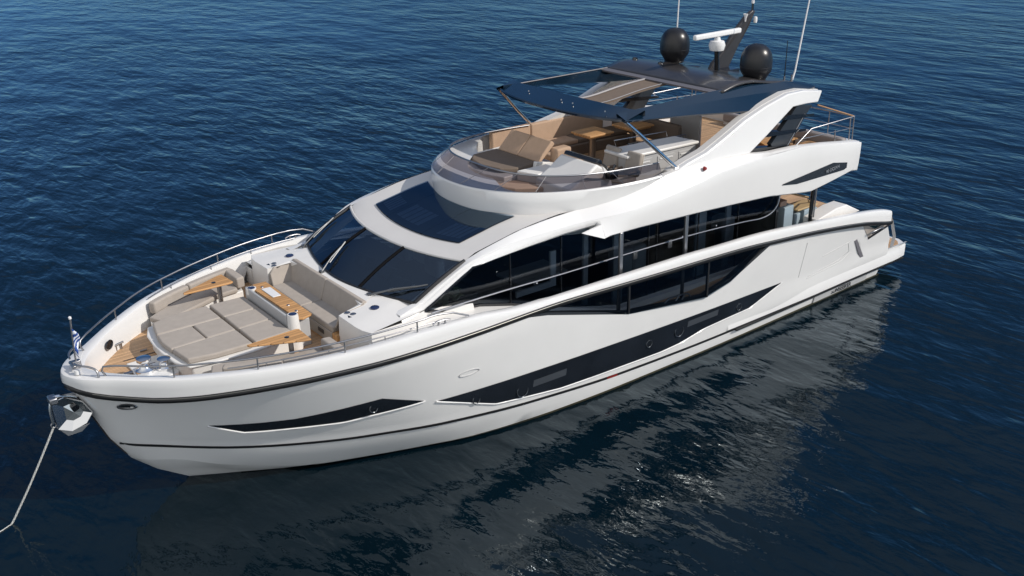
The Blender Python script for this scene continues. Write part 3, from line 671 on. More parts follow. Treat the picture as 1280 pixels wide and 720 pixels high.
# raised white border at the roof edge, then the skylight
def sk_f(y): return 17.55 - .078 * abs(y) ** 2.07
def sk_b(y): return 16.02 - .089 * abs(y) ** 2.27
def skrow(x_at, off): return [[(x_at(y, t_), y, zroof(x_at(y, t_)) + off) for y in lin(-1.86, 1.86, 31)] for t_ in lin(0, 1, 8)]
sk = loft('skylight', skrow(lambda y, t_: sk_f(y) + (sk_b(y) - sk_f(y)) * t_, .035), G_ROOF, yacht)
loft('skylight_lining', skrow(lambda y, t_: sk_f(y) + (sk_b(y) - sk_f(y)) * t_, .008), DARKIN, sk)
bm = bmesh.new()
for (ya, yb, ta, tb) in ((-1.75, -1.15, .12, .45), (-.85, .25, .15, .55), (.95, 1.7, .12, .5)):
    for k in range(5):
        y0 = ya + (yb - ya) * k / 5; y1 = y0 + (yb - ya) / 5 * .8
        q = []
        for (y, t_) in ((y0, ta), (y1, ta), (y1, tb), (y0, tb)):
            x = sk_f(y) + (sk_b(y) - sk_f(y)) * t_; q.append(bm.verts.new((x, y, zroof(x) + .016)))
        bm.faces.new(q)
frombm('skylight_blind', bm, mat('blind_slats', (.30, .33, .38), .6), sk, smooth=None)
bm = bmesh.new()
for y in (-.98, .62): tube_bm(bm, [(sk_f(y) + (sk_b(y) - sk_f(y)) * t_, y, zroof(sk_f(y) + (sk_b(y) - sk_f(y)) * t_) + .020) for t_ in lin(0, 1, 8)], .012, 5)
frombm('skylight_bar', bm, DARKIN2, sk)

# flybridge coaming
def lw(t): k = min(1, max(0, (.62 - t) / .45)); k = k * k * (3 - 2 * k); q = min(1, max(0, (t + 1.35) / .4)); return .08 + .86 * k * q
TT = lin(-math.pi / 2, math.pi / 2, 90)
def inset(f, t, o):
    e = .01; a, b = f(max(t - e, -math.pi / 2)), f(min(t + e, math.pi / 2)); d = (b - a).normalized(); n_ = Vector((-d.y, d.x, 0)).normalized()
    p = f(t)
    if (Vector((12.0, 0, p.z)) - p).dot(n_) < 0: n_ = -n_
    return p + n_ * o
rows = [[Dpt(t_) - Vector((0, 0, .05)) for t_ in TT], [Dpt(t_).lerp(Tpt(t_), .5) + Vector((0.03, 0, .0)) for t_ in TT], [Tpt(t_) - Vector((0, 0, .04)) for t_ in TT], [inset(Tpt, t_, .03) for t_ in TT],
        [inset(Tpt, t_, .08) + Vector((0, 0, -.005)) for t_ in TT], [inset(Tpt, t_, lw(t_)) + Vector((0, 0, -.004 - .02 * lw(t_))) for t_ in TT], [inset(Tpt, t_, lw(t_) + .04) + Vector((0, 0, -.70)) for t_ in TT]]
loft('flybridge_coaming', rows, GEL, yacht, smooth=35)
rows = [[inset(Tpt, t_, .95) + Vector((0, 0, -.10)) for t_ in TT], [inset(Tpt, t_, 1.0) + Vector((0, 0, -.72)) for t_ in TT]]
# tinted wind screen and its bright rim
fg = loft('flybridge_screen', [[(inset(Tpt, t_, .015) + Vector((0, 0, .012))).lerp(Gpt(t_), k) for t_ in TT] for k in lin(0, .5, 3)], G_FLY, yacht)
loft('double_glass_band', [[(inset(Tpt, t_, .015) + Vector((0, 0, .012))).lerp(Gpt(t_), k) for t_ in TT] for k in lin(.5, 1, 3)], glass('double_glass_tint', (.30, .27, .28), 1.5), fg)  # darker tint stands in for looking through two layers of glass
tube('screen_rim', [Gpt(t_) for t_ in TT], .022, STEEL, fg)
for t_ in (-1.2, -.85, -.5, -.22, .1, .42, .72, 1.05, 1.3): tube('screen_joint', [inset(Tpt, t_, .02) + Vector((0, 0, .012)), Gpt(t_)], .008, LILAC, fg, 5)

# flybridge deck
fd = []
for x in lin(15.2, 12.2, 12): fd.append((x, min(2.75, Dy(x).y - .12) if x < 15.1 else 1.7))
fd += [(11, 2.85), (8, 2.95), (5, 2.95), (3.95, 2.9)]
fdp = fd + [(x, -y) for x, y in fd[::-1]]
plan('flybridge_deck', fdp, 4.30, 4.62, GEL2, yacht)
ftp = [(14.9, 1.6), (13, 2.5), (11, 2.75), (8, 2.9), (4.1, 2.9)]
plan('flybridge_teak', ftp + [(x, -y) for x, y in ftp[::-1]], 4.622, 4.64, TEAK, yacht)
# inner faces of the coaming aft (white), cap
rows = []
for x in lin(12.4, 3.98, 40):
    (ay, az), _, _ = skin(x); rows.append([(x, ay, az), (x, ay - .12, az + .01), (x, ay - .22, az - .02), (x, ay - .26, 4.62)])
loft('coaming_inner', rows, GEL2, yacht, mirror=True)
plan('aft_coaming', [(4.15, -3.2), (3.95, -3.2), (3.95, 3.2), (4.15, 3.2)], 4.05, 4.93, GEL, yacht, .02)

# hardtop arches
AR = [(11.55, 5.40), (11.0, 5.56), (10.32, 5.70), (9.6, 5.97), (8.83, 6.28), (8.0, 6.52), (7.09, 6.71), (6.4, 6.71), (5.6, 6.60), (5.78, 6.30), (6.3, 6.33), (6.87, 6.33), (7.3, 6.10), (8.0, 5.72), (8.8, 5.32), (9.5, 5.25), (11.55, 5.2)]
bm = bmesh.new()
for s in (1, -1): prism_bm(bm, [(x, s * (3.06 - (z - 5.3) * .10), z) for x, z in AR], (0, -s * .34, 0))
o = frombm('hardtop_arch', bm, GEL, yacht); bevel(o, .03, 2)
bm = bmesh.new()
for s in (1, -1): prism_bm(bm, [(x, s * (2.90 - (z - 5.3) * .10), z + .012) for x, z in AR[:9]] + [(x, s * (2.90 - (z - 5.3) * .10), z - .10) for x, z in AR[:9][::-1]], (0, -s * .20, 0))
frombm('arch_inner_band', bm, ROOF, yacht)
FIN = [(7.66, 5.42), (7.46, 5.20), (6.95, 5.16), (6.2, 6.05), (5.98, 6.25), (6.65, 6.33)]
bm = bmesh.new()
for s in (1, -1):
    prism_bm(bm, [(x, s * 2.92, z) for x, z in FIN], (0, -s * .14, 0))
    for dz, xa in ((.0, 0), (.36, .55), (.72, 1.05)):
        pass
frombm('arch_fin', bm, SLATE, yacht)
bm = bmesh.new()
for s in (1, -1):
    for (p, q) in (((8.75, 5.36), (6.9, 5.22)), ((8.0, 5.68), (6.2, 5.58)), ((7.3, 6.03), (5.9, 5.95))):
        prism_bm(bm, [(p[0], s * 2.95, p[1]), (q[0], s * 2.95, q[1] - .02), (q[0], s * 2.95, q[1] + .05), (p[0] - .25, s * 2.95, p[1] + .10)], (0, -s * .2, 0))
frombm('arch_louvre', bm, BLACK, yacht)
tube('arch_fin_trim', [(7.0, 2.93, 5.2), (6.3, 2.93, 6.05)], .014, STEEL, yacht)
lathe('side_light', [(0, .04), (.035, .035), (.05, 0), (.06, -.02)], (10.62, 3.235, 5.38), REDM, yacht, axis=(0, 1, .3))

# hardtop: front beam, side beams, aft roof
def hto(y): return 13.27 - .05 * abs(y) ** 2.56
rows = []
ysh = lin(-2.58, 2.58, 49)
def edge_in(y): return 12.36 - .02 * abs(y) - (.0 if abs(y) < 2.2 else (abs(y) - 2.2) * .4)
prof = lambda y: [(edge_in(y), 6.86), (edge_in(y), 6.975), (edge_in(y) + .02, 6.99), (hto(y) - .02, 6.855), (hto(y) + .01, 6.83), (hto(y) - .02, 6.77), (edge_in(y) * .4 + hto(y) * .6, 6.78), (edge_in(y), 6.86)]
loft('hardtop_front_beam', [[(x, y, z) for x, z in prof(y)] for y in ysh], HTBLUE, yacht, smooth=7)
ZL = [(12.95, 6.80), (12.4, 6.76), (10.65, 6.62), (9.3, 6.48), (8.3, 6.38), (7.6, 6.34), (6.8, 6.50), (5.7, 6.66)]
ZTI = [(12.95, 6.93), (9, 6.97), (7.9, 6.97), (6.5, 6.86), (5.7, 6.74)]
rows = []
for x in lin(12.80, 5.68, 50):
    zl, zt = IS(x, ZL), I(x, ZTI); yi = I(x, [(12.72, 2.25), (9.3, 2.16), (8.3, 2.2), (5.7, 2.3)]); yo = I(x, [(12.72, 2.58), (12.3, 2.62), (5.7, 2.74)])
    if zt - zl < .05: zl = zt - .05
    zt += .015; rows.append([(x, yi, zl + .10), (x, yi, zt), (x, yi + .02, zt + .006), (x, yi * .45 + yo * .55, zt - (zt - zl) * .35), (x, yo - .015, zl + .05), (x, yo, zl + .03), (x, yo - .03, zl - .01), (x, yi, zl + .10)])
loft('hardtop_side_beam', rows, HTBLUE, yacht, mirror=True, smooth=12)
bm = bmesh.new()
for s in (1, -1):
    tube_bm(bm, [(x, s * (I(x, [(12.72, 2.25), (9.3, 2.16), (8.3, 2.2), (5.7, 2.3)]) - .005), I(x, ZTI)) for x in lin(12.4, 9.0, 14)], .016, 5)
frombm('hardtop_trim', bm, LILAC, yacht)
def zht(x): return IS(x, [(9.05, 6.955), (8.75, 7.03), (8.3, 7.10), (7.8, 7.08), (7.2, 6.97), (6.6, 6.88), (6.2, 6.84)])
rows = []
for x in [9.05, 8.95, 8.75, 8.5, 8.2, 7.8, 7.4, 7.0, 6.6, 6.2]:
    rows.append([(x - (.18 * (abs(y) < 2.0) * 0), y, zht(x) - .03 * (abs(y) / 2.3) ** 4 * 1) for y in lin(-2.3, 2.3, 21)])
loft('hardtop_roof', rows, GRAPH, yacht, solid=.06, smooth=40)
loft('hardtop_roof_edge', [[(9.06, y, 6.97), (9.22, y, 6.93), (9.20, y, 6.88), (9.0, y, 6.86)] for y in lin(-2.25, 2.25, 9)], LILAC, yacht)
rows = [[(x, y, zht(min(x, 9)) - .10 - (.12 if abs(y) > 1.9 else 0)) for y in lin(-2.3, 2.3, 9)] for x in lin(9.1, 6.3, 6)]
loft('hardtop_lining', rows, CUSHD, yacht)
for y in (-1.55, -.5): lathe('roof_fitting', [(0, .10), (.07, .08), (.10, 0)], (8.0, y - .5, 7.08), BLACK, yacht)
for (x, y) in ((8.55, -.9), (8.3, .3), (8.0, 1.1), (7.9, 1.6), (12.75, -1.2), (12.8, 0.2), (12.85, .7), (12.85, 1.9)): lathe('roof_fitting', [(0, .012), (.018, .012), (.022, -.02)], (x, y, zht(x) + .005 if x < 10 else 6.965), STEEL, yacht, n=10)
# centre spine and its pale edge
rows = []
for x, z in spline([(8.95, 0, 6.90), (10.0, 0, 6.84), (11.3, 0, 6.70), (12.1, 0, 6.74), (12.5, 0, 6.84)], 4) and [(p.x, p.z) for p in spline([(8.95, 0, 6.90), (10.0, 0, 6.84), (11.3, 0, 6.70), (12.1, 0, 6.74), (12.5, 0, 6.84)], 4)]:
    rows.append([(x, -.44, z - .06), (x, -.44, z), (x, -.34, z + .01), (x, -.34, z), (x, .28, z - .01), (x, .28, z - .07)])
loft('hardtop_spine', rows, CUSHD, yacht)
bm = bmesh.new()
for y, dz, r_ in ((-.42, .02, .04), (.28, .0, .015)): tube_bm(bm, [(x_[0][0], y, x_[1][2] + dz) for x_ in rows], r_, 6)
frombm('spine_trim', bm, LILAC, yacht)
# struts from coaming to front corners
for s in (1, -1):
    pts = [(11.30, s * 2.86, 5.46), (12.0, s * 2.72, 6.10), (12.75, s * 2.50, 6.80)]
    bm = bmesh.new(); tube_bm(bm, pts, .05, 10); lathe_c = None
    box_bm(bm, (11.28, s * 2.87, 5.46), (.22, .16, .05)); frombm('hardtop_strut', bm, CHROME, yacht, smooth=50)

# radomes
def radome(x, y, z, label=None):
    o = lathe('radome', [(0, 1.0), (.12, .985), (.24, .94), (.34, .85), (.41, .72), (.44, .56), (.44, .36), (.425, .26), (.31, .08), (.27, 0)], (x, y, z), DOME, yacht, n=32)
    lathe('radome_base', [(.27, -.02), (.30, .02), (.27, .05)], (x, y, z), RUB, o)
    bm = bmesh.new(); tube_bm(bm, [(x + .442 * math.cos(a), y + .442 * math.sin(a), z + .38) for a in lin(0, 2 * math.pi, 33)], .006, 4); frombm('radome_seam', bm, RUB, o)
    return o
radome(7.0, 1.68, 6.90); radome(7.0, -1.40, 7.0)
# raked mast and radar
MS = [(6.95, 6.86), (6.15, 6.84), (5.75, 7.45), (5.42, 8.05), (5.20, 8.45), (5.32, 8.47), (5.62, 8.30), (6.0, 7.85), (6.45, 7.35), (6.8, 7.1)]
bm = bmesh.new(); prism_bm(bm, [(x, -.07 if z > 8 else -.17, z) for x, z in MS], (0, .14, 0))
for v in bm.verts:
    if v.co.z < 8.0: v.co.y *= 1.0
mast = frombm('mast', bm, BLACK, yacht); bevel(mast, .03)
mast.data.materials[0] = GRAPH
box('mast_foot', (6.55, 0, 6.88), (1.0, .7, .08), BLACK, mast, .03)
tube('masthead_light', [(5.27, 0, 8.45), (5.27, 0, 8.68)], .035, BLACK, mast); lathe('masthead_light', [(0, .09), (.045, .08), (.045, 0), (0, 0)], (5.27, 0, 8.66), WHITEP, mast, n=12)
lathe('horn', [(.02, -.1), (.03, .0), (.07, .12)], (5.65, .08, 8.28), WHITEP, mast, n=12); lathe('camera_dome', [(0, .12), (.05, .10), (.06, .04), (.05, -.06), (0, -.08)], (5.25, .12, 8.18), WHITEP, mast, n=12)
tube('mast_bracket', [(6.3, 0, 7.72), (6.9, .1, 7.75)], .015, BLACK, mast)
post = tube('radar_post', [(6.95, .25, 6.90), (7.02, .25, 7.55)], .07, BLACK, yacht)
lathe('radar_scanner', [(0, .40), (.08, .38), (.10, .30), (.20, .28), (.24, .16), (.20, .02), (0, 0)], (7.02, .25, 7.52), WHITEP, yacht, n=20)
o = box('radar_bar', (7.02, .25, 7.99), (2.0, .14, .15), WHITEP, yacht, .04, rz=R(2))
lathe('roof_plate', [(0, .02), (.30, .015), (.32, 0)], (6.6, .95, 6.88), BLACK, yacht); lathe('roof_plate', [(0, .02), (.25, .015), (.27, 0)], (7.1, -.6, 6.99), BLACK, yacht)
# aerials
tube('whip_aerial', [(5.72, 1.95, 6.70), (5.60, 1.95, 7.0), (5.25, 1.95, 8.9), (5.10, 1.95, 9.7)], [.03, .025, .02, .01], WHITEP, yacht)
tube('whip_aerial', [(6.05, 1.95, 6.70), (6.05, 1.95, 7.9)], [.018, .010], BLACK, yacht)
tube('whip_aerial', [(6.40, -1.90, 6.9), (6.40, -1.9, 8.0), (6.35, -1.9, 9.6)], [.03, .022, .012], WHITEP, yacht)
for p in ((5.72, 1.95), (6.05, 1.95)): lathe('aerial_base', [(.05, 0), (.05, .06), (.03, .12), (.03, .25), (0, .26)], (p[0], p[1], 6.66), STEEL, yacht, n=12)
plan('aerial_shelf', [(6.6, 1.5), (5.7, 1.9), (5.7, 2.5), (6.8, 2.4)], 6.66, 6.72, LILAC, yacht)

# flybridge aft rail
def railset(name, tops, posts, r=.02, parent=yacht, mid=None):
    bm = bmesh.new(); tube_bm(bm, tops, r, 8)
    for a, b in posts: tube_bm(bm, [a, b], r * .85, 6)
    if mid:
        for m_ in mid: tube_bm(bm, m_, r * .6, 6)
    return frombm(name, bm, STEEL, parent, smooth=60)
for s in (1, -1):
    tp_ = [(5.75, s * 3.0, 6.22), (4.12, s * 3.0, 5.68)]
    railset('fly_rail', [(6.9, s * 3.1, 5.22), (6.18, s * 3.1, 5.64), (4.12, s * 3.06, 5.66)], [((4.12, s * 3.05, 5.66), (4.14, s * 3.08, 4.92)), ((4.3, s * 3.06, 5.66), (4.3, s * 3.08, 4.94)), ((5.0, s * 3.07, 5.4), (5.0, s * 3.09, 5.0))], .02, yacht, [[(6.55, s * 3.1, 5.42), (4.12, s * 3.06, 5.32)]])
railset('fly_rail', [(4.12, -3.05, 5.66), (4.08, 0, 5.68), (4.12, 3.05, 5.66)], [((4.1, y, 5.66), (4.1, y, 4.92)) for y in (-2.2, -1.1, 0, 1.1, 2.2)], .02, yacht, [[(4.12, -3.05, 5.3), (4.12, 3.05, 5.3)]])
tube('fly_rail_top', [(5.85, 3.0, 6.24), (4.12, 3.04, 5.66)], .022, mat('teak_rail', (.30, .17, .08), .5), yacht)

# bow rails
def zt_(X): return IS(X, ZTOP)
def gp(X, s, ins=.13, h=0):
    a = planoff(X, ins); return Vector((a[0], s * a[1], zt_(X) + h))
for s in (1, -1):
    xs_ = lin(25.22, 18.9, 40)
    top = [gp(25.2, s, .18, 0.0), gp(25.24, s, .16, .12), gp(25.2, s, .14, .22)] + [gp(x, s, .12 + .03 * (x < 19.2), .25) for x in lin(25.0, 19.0, 40)] + [gp(18.6, s, .13, .20), gp(18.2, s, .13, .03)]
    railset('bow_rail', top, [(gp(x, s, .12, .25), gp(x, s, .12, -.01)) for x in (24.15, 22.75, 21.1, 19.5)])
    # short inner grab rail
    railset('grab_rail', [gp(x, s, .24, .04 + .04 * math.sin(math.pi * (x - 18.9) / 4.4)) for x in lin(23.3, 18.9, 20)], [(gp(x, s, .24, .07), gp(x, s, .24, -.03)) for x in (22.6, 21.4, 20.2)], .014)
    # small pulpit hoop beside the staff
    railset('pulpit_hoop', spline([gp(25.28, s, .10, -.02) , gp(25.32, s, .14, .14), gp(25.45, s, .16, .20), gp(25.60, s, .17, .20), gp(25.70, s, .22, .18)], 4), [], .022)
    # cleats on the cap
    for x in (18.9, 24.6):
        q = gp(x, s, .13, .01); d = (gp(x - .2, s, .13) - gp(x + .2, s, .13)).normalized()
        bm = bmesh.new(); tube_bm(bm, [q + d * -.22 + Vector((0, 0, .05)), q + d * -.1 + Vector((0, 0, .09)), q + d * .1 + Vector((0, 0, .09)), q + d * .22 + Vector((0, 0, .05))], .02, 6)
        for k in (-.08, .08): tube_bm(bm, [q + d * k, q + d * k + Vector((0, 0, .09))], .022, 6)
        if x < 20: frombm('deck_cleat', bm, STEEL, yacht, smooth=60)
        else: bm.free()
# fairlead ovals in the inner bulwark
def inner_oval(x, z, a, b, name, m):
    for s in (1, -1):
        p = planoff(x, .33); q = planoff(x - .1, .33); t_ = Vector((q[0] - p[0], (q[1] - p[1]), 0)).normalized(); t_.y *= s
        c_ = Vector((p[0], s * p[1], z)); nrm = Vector((-t_.y, t_.x, 0));
        if nrm.y * s > 0: nrm = -nrm
        bm = bmesh.new(); v = [bm.verts.new(c_ + nrm * .012 + t_ * a * math.cos(k) + Vector((0, 0, b * math.sin(k)))) for k in lin(0, 2 * math.pi, 21)[:-1]]; bm.faces.new(v)
        tube_bm(bm, [c_ + nrm * .015 + t_ * a * math.cos(k) + Vector((0, 0, b * math.sin(k))) for k in lin(0, 2 * math.pi, 21)], .018, 5)
        frombm(name, bm, m, yacht)
inner_oval(24.72, 3.16, .13, .09, 'inner_fairlead', BLACK)
# windlass, hatch, cleats on the foredeck
wl = box('chain_hatch', (23.98, -.18, 2.875), (.75, .62, .05), GEL2, yacht, .02)
plan('anchor_well', [(24.50, .75), (24.2, .90), (23.7, .85), (23.50, .50), (23.7, .12), (24.4, .08)], 2.86, 3.02, WHITEP, yacht, .015)
lathe('windlass', [(.20, 0), (.20, .08), (.12, .12), (.09, .22), (.15, .27), (.15, .33), (0, .36)], (24.22, .38, 3.0), CHROME, yacht, n=20)
lathe('windlass', [(.16, 0), (.16, .07), (.10, .11), (.08, .20), (.14, .25), (0, .28)], (23.85, .50, 3.0), CHROME, yacht, n=20)
box('chain_stopper', (24.45, .1, 2.93), (.30, .10, .10), STEEL, yacht, .02)
box('chain_stopper', (24.05, .0, 2.92), (.35, .12, .08), BLACK, yacht, .02)
bm = bmesh.new()
for k in range(14): tube_bm(bm, [(24.9 - k * .06 + .025 * math.cos(a), .10 + (.03 if k % 2 else .012) * math.sin(a), 2.90 + (.012 if k % 2 else .025) * math.sin(a)) for a in lin(0, 2 * math.pi, 9)], .008, 4)
frombm('anchor_chain', bm, STEEL, yacht)
for y in (-1.42, 1.42):
    bm = bmesh.new(); tube_bm(bm, [(24.10, y, 2.99), (24.35, y * .93, 2.99)], .025, 8)
    for x, yy in ((24.16, y * .985), (24.29, y * .945)): tube_bm(bm, [(x, yy, 2.85), (x, yy, 2.99)], .025, 8)
    frombm('foredeck_bollard', bm, STEEL, yacht)
plan('deck_hatch_outline', [(24.35, -.75), (24.32, -.72), (23.45, -.72), (23.45, -.75)], 2.852, 2.858, RUB, yacht)
tube('hatch_handle', [(23.9, -.95, 2.87), (23.75, -.95, 2.87)], .02, STEEL, yacht)
# flag staff
stf = tube('flag_staff', [(25.42, 0, 3.35), (25.42, 0, 3.62), (25.37, 0, 4.42)], .018, STEEL, yacht)
lathe('staff_knob', [(0, .06), (.03, .04), (.03, .0), (0, -.01)], (25.37, 0, 4.42), WHITEP, stf, n=12)
bm = bmesh.new(); box_bm(bm, (25.42, 0, 3.44), (.16, .12, .16)); tube_bm(bm, [(25.5, -.16, 3.44), (25.5, .16, 3.44)], .04, 8)
o = frombm('bow_light_bracket', bm, STEEL, yacht); bevel(o, .02)
lathe('cap_light', [(0, .10), (.06, .09), (.06, 0)], (25.50, .30, 3.36), WHITEP, yacht, n=14)

# cockpit details
pb = tube('cockpit_post', [(5.78, 3.08, 2.6), (5.76, 3.08, 3.95)], .06, BLACK, yacht); tube('cockpit_post_trim', [(5.68, 3.12, 2.95), (5.66, 3.12, 3.9)], .022, STEEL, yacht)
pb = tube('cockpit_post', [(5.78, -3.08, 2.6), (5.76, -3.08, 3.95)], .06, BLACK, yacht)
tube('stair_rail', [(5.7, 2.95, 3.45), (5.3, 2.6, 3.3), (4.5, 2.3, 2.6)], .022, BLACK, yacht)
tube('stair_rail', [(6.9, 2.3, 3.9), (5.7, 2.9, 3.5)], .03, mat('teak_rail2', (.26, .16, .07), .5), yacht)
# bow stem steel guard
bm = bmesh.new(); pts = [(I(z, STEM) + .015, 0, z) for z in lin(1.1, 2.75, 12)]
rows = [[(p[0] - .10, -.07, p[2]), (p[0], -.045, p[2]), (p[0] + .01, 0, p[2]), (p[0], .045, p[2]), (p[0] - .10, .07, p[2])] for p in pts]
b_grid(bm, rows); frombm('stem_guard', bm, GRAPH, yacht)
box('anchor_roller', (25.50, 0, 2.62), (.45, .30, .16), BLACK, yacht, .03, ry=R(20))
# ------------------------------------------------------------------ anchor, rope, flag
an = thing('anchor', (25.75, 0, 2.3), 'polished steel anchor stowed against the stem under the bow', 'anchor')
def fluke(s):
    P = [(26.05, .02, 2.78), (25.80, .06, 2.84), (25.50, .24, 2.72), (25.36, .30, 2.44), (25.50, .26, 2.22), (25.78, .14, 2.08), (26.02, .03, 2.16)]
    P = [Vector((x, y * s, z)) for x, y, z in P]; c_ = sum(P, Vector()) / len(P) + Vector((-.05, -.07 * s, 0))
    bm = bmesh.new(); cv = bm.verts.new(c_); vs = [bm.verts.new(p) for p in P]; md = [bm.verts.new(p.lerp(c_, .5) + Vector((-.02, -.04 * s, 0))) for p in P]
    n_ = len(P)
    for i in range(n_):
        j = (i + 1) % n_; bm.faces.new((vs[i], vs[j], md[j], md[i])); bm.faces.new((md[i], md[j], cv))
    o = frombm('fluke', bm, STEEL, an, smooth=60); m_ = o.modifiers.new('thick', 'SOLIDIFY'); m_.thickness = .03; o.data.shade_flat()
fluke(1); fluke(-1)
tube('shank', spline([(25.38, 0, 2.62), (25.7, 0, 2.80), (25.98, 0, 2.86), (26.08, 0, 2.62), (26.08, 0, 2.3)], 4), .035, STEEL, an)
for o_ in list(an.children): o_.data.materials[0] = CHROME
o = box('crown', (26.0, 0, 2.82), (.16, .26, .14), STEEL, an, .03)
prism('fluke_tip', [(26.05, .0, 2.2), (25.88, .12, 1.98), (25.62, .22, 2.04), (25.45, .27, 2.2), (25.7, .18, 2.14)], (0, -.06, 0), STEEL, an, .01)
tube('shackle', [(26.08 + .05 * math.cos(a), .0, 2.26 + .06 * math.sin(a)) for a in lin(0, 2 * math.pi, 13)], .014, STEEL, an)
rp = spline([(26.09, 0, 2.22), (26.40, -.18, 1.55), (26.74, -.38, .84), (27.0, -.53, .33), (27.16, -.62, .03), (27.25, -.58, .012), (27.45, -.48, .012), (27.9, -.3, .012)], 6)
rps = spline(rp, 6); bm = bmesh.new(); L_ = 0
for k in range(3):
    q = []; L_ = 0
    for i, p in enumerate(rps):
        if i: L_ += (p - rps[i - 1]).length
        a = L_ * 22 + k * 2.094; r_ = .011 if i < 150 else .006
        q.append(p + Vector((math.cos(a), math.sin(a), 0)) * r_)
    tube_bm(bm, q, [.013 if i < 150 else .007 for i in range(len(q))], 6)
o = frombm('anchor_rope', bm, ROPE, smooth=60); tag(o, 'white anchor rope running down from the bow into the water', 'rope')
fl_ = []
for i in range(9):
    z = 4.22 - i * .07; r_ = []
    for j in range(6):
        u = j / 5; r_.append((25.375 + .012 * (4.4 - z) * 3 - u * .13 * (0.6 + .4 * math.sin(i * .7)), .02 + u * .06 * math.sin(3 * u + i * .8) + .05 * math.sin(i * 1.1) * u, z - .10 * u))
    fl_.append(r_)
fm = bpy.data.materials.new('striped_flag'); fm.use_nodes = True; n_ = fm.node_tree; b_ = n_.nodes['Principled BSDF']
tc = n_.nodes.new('ShaderNodeTexCoord'); wv = n_.nodes.new('ShaderNodeTexWave'); wv.bands_direction = 'DIAGONAL'; wv.inputs['Scale'].default_value = 4.5; n_.links.new(tc.outputs['Object'], wv.inputs['Vector'])
cr = n_.nodes.new('ShaderNodeValToRGB'); cr.color_ramp.interpolation = 'CONSTANT'; cr.color_ramp.elements[0].color = (.015, .06, .26, 1); cr.color_ramp.elements[1].color = (.65, .68, .75, 1); cr.color_ramp.elements[1].position = .55
n_.links.new(wv.outputs['Fac'], cr.inputs[0]); n_.links.new(cr.outputs[0], b_.inputs['Base Color']); b_.inputs['Roughness'].default_value = .8
o = loft('flag', fl_, fm, solid=.004); tag(o, 'small blue and white striped flag hanging from the bow staff', 'flag')

# ------------------------------------------------------------------ foredeck lounge
def cushion(name, xy, z0, z1, m, parent, bev=.04): return plan(name, xy, z0, z1, m, parent, bev, 4)
sp = thing('sunpad', (22.4, 0, 2.85), 'large taupe sunpad in the middle of the foredeck on a white moulded base', 'sunpad')
def mir(h): return h + [(x, -y) for x, y in h[::-1]]
plan('base', mir([(21.28, 1.28), (22.2, 1.36), (23.0, 1.32), (23.52, 1.20), (23.66, .8), (23.70, .3)]), 2.85, 3.22, GEL2, sp, .05)
rimp = []
plan('base_rim', mir([(21.27, 1.30), (22.2, 1.38), (23.0, 1.35), (23.58, 1.23), (23.74, .82), (23.79, .3)]), 3.20, 3.25, GEL2, sp, .02)
g = .012
cushion('cushion', [(21.30, -1.22), (22.14, -1.26), (22.14, -.40 - g), (21.30, -.38 - g)], 3.25, 3.38, CUSH, sp)
cushion('cushion', [(21.30, -.38 + g), (22.14, -.40 + g), (22.14, .40 - g), (21.30, .38 - g)], 3.25, 3.38, CUSH, sp)
cushion('cushion', [(21.30, .38 + g), (22.14, .40 + g), (22.14, 1.26), (21.30, 1.22)], 3.25, 3.38, CUSH, sp)
cushion('cushion', [(22.20, -1.26), (23.0, -1.24), (23.50, -1.12), (23.64, -.45), (22.20, -.40 - g)], 3.25, 3.38, CUSH, sp)
cushion('cushion', [(22.20, -.40 + g), (22.85, -.41), (22.85, .40), (22.20, .40 - g)], 3.25, 3.38, CUSH, sp)
cushion('cushion', [(22.87, -.41), (23.65, -.43), (23.69, 0), (23.65, .43), (22.87, .40)], 3.25, 3.375, CUSH, sp)
cushion('cushion', [(22.20, .40 + g), (23.64, .45), (23.56, 1.12), (23.0, 1.24), (22.20, 1.26)], 3.25, 3.38, CUSH, sp)

for y in (-.40, .40):
    box('piping', (21.72, y, 3.362), (.80, .022, .012), PIPE, sp); box('piping', (22.9, y * 1.05, 3.362), (1.36, .022, .012), PIPE, sp)
dc = thing('drinks_cabinet', (20.95, 0, 2.85), 'low cabinet with teak top and white sink between the sunpad and the foredeck sofa', 'cabinet')
plan('body', [(20.80, -1.12), (21.09, -1.12), (21.09, 1.12), (20.80, 1.12)], 2.85, 3.50, GREYW, dc, .02)
plan('top', [(20.70, -1.28), (21.02, -1.30), (21.12, -1.05), (21.08, .95), (21.12, 1.10), (20.98, 1.2), (20.72, 1.1)], 3.52, 3.565, TEAKT, dc, .01)
tub = plan('sink', [(20.78, -.85), (21.0, -.88), (21.0, -.25), (20.80, -.25)], 3.567, 3.585, WHITEP, dc, .02)
plan('back_panel', [(21.20, -1.20), (21.26, -1.20), (21.26, .92), (21.20, .92)], 2.9, 3.60, GREYW, dc, .02)
for s in (-1, 1):
    p = lathe('corner_post', [(.16, 0), (.12, .78), (.11, .82), (0, .82)] if s > 0 else [(.12, .60), (.115, .74), (0, .74)], (21.16, s * 1.07, 2.85), GEL2, dc, n=28)
    lathe('cup_holder', [(0, .015), (.075, .012), (.09, 0)], (21.16, s * 1.07, 3.672 if s > 0 else 3.592), BLUEL, p)
for y in (-1.0, -.55 + .9, .75): lathe('cap', [(0, .01), (.035, .008), (.04, 0)], (20.92, y, 3.567), STEEL, dc, n=14)

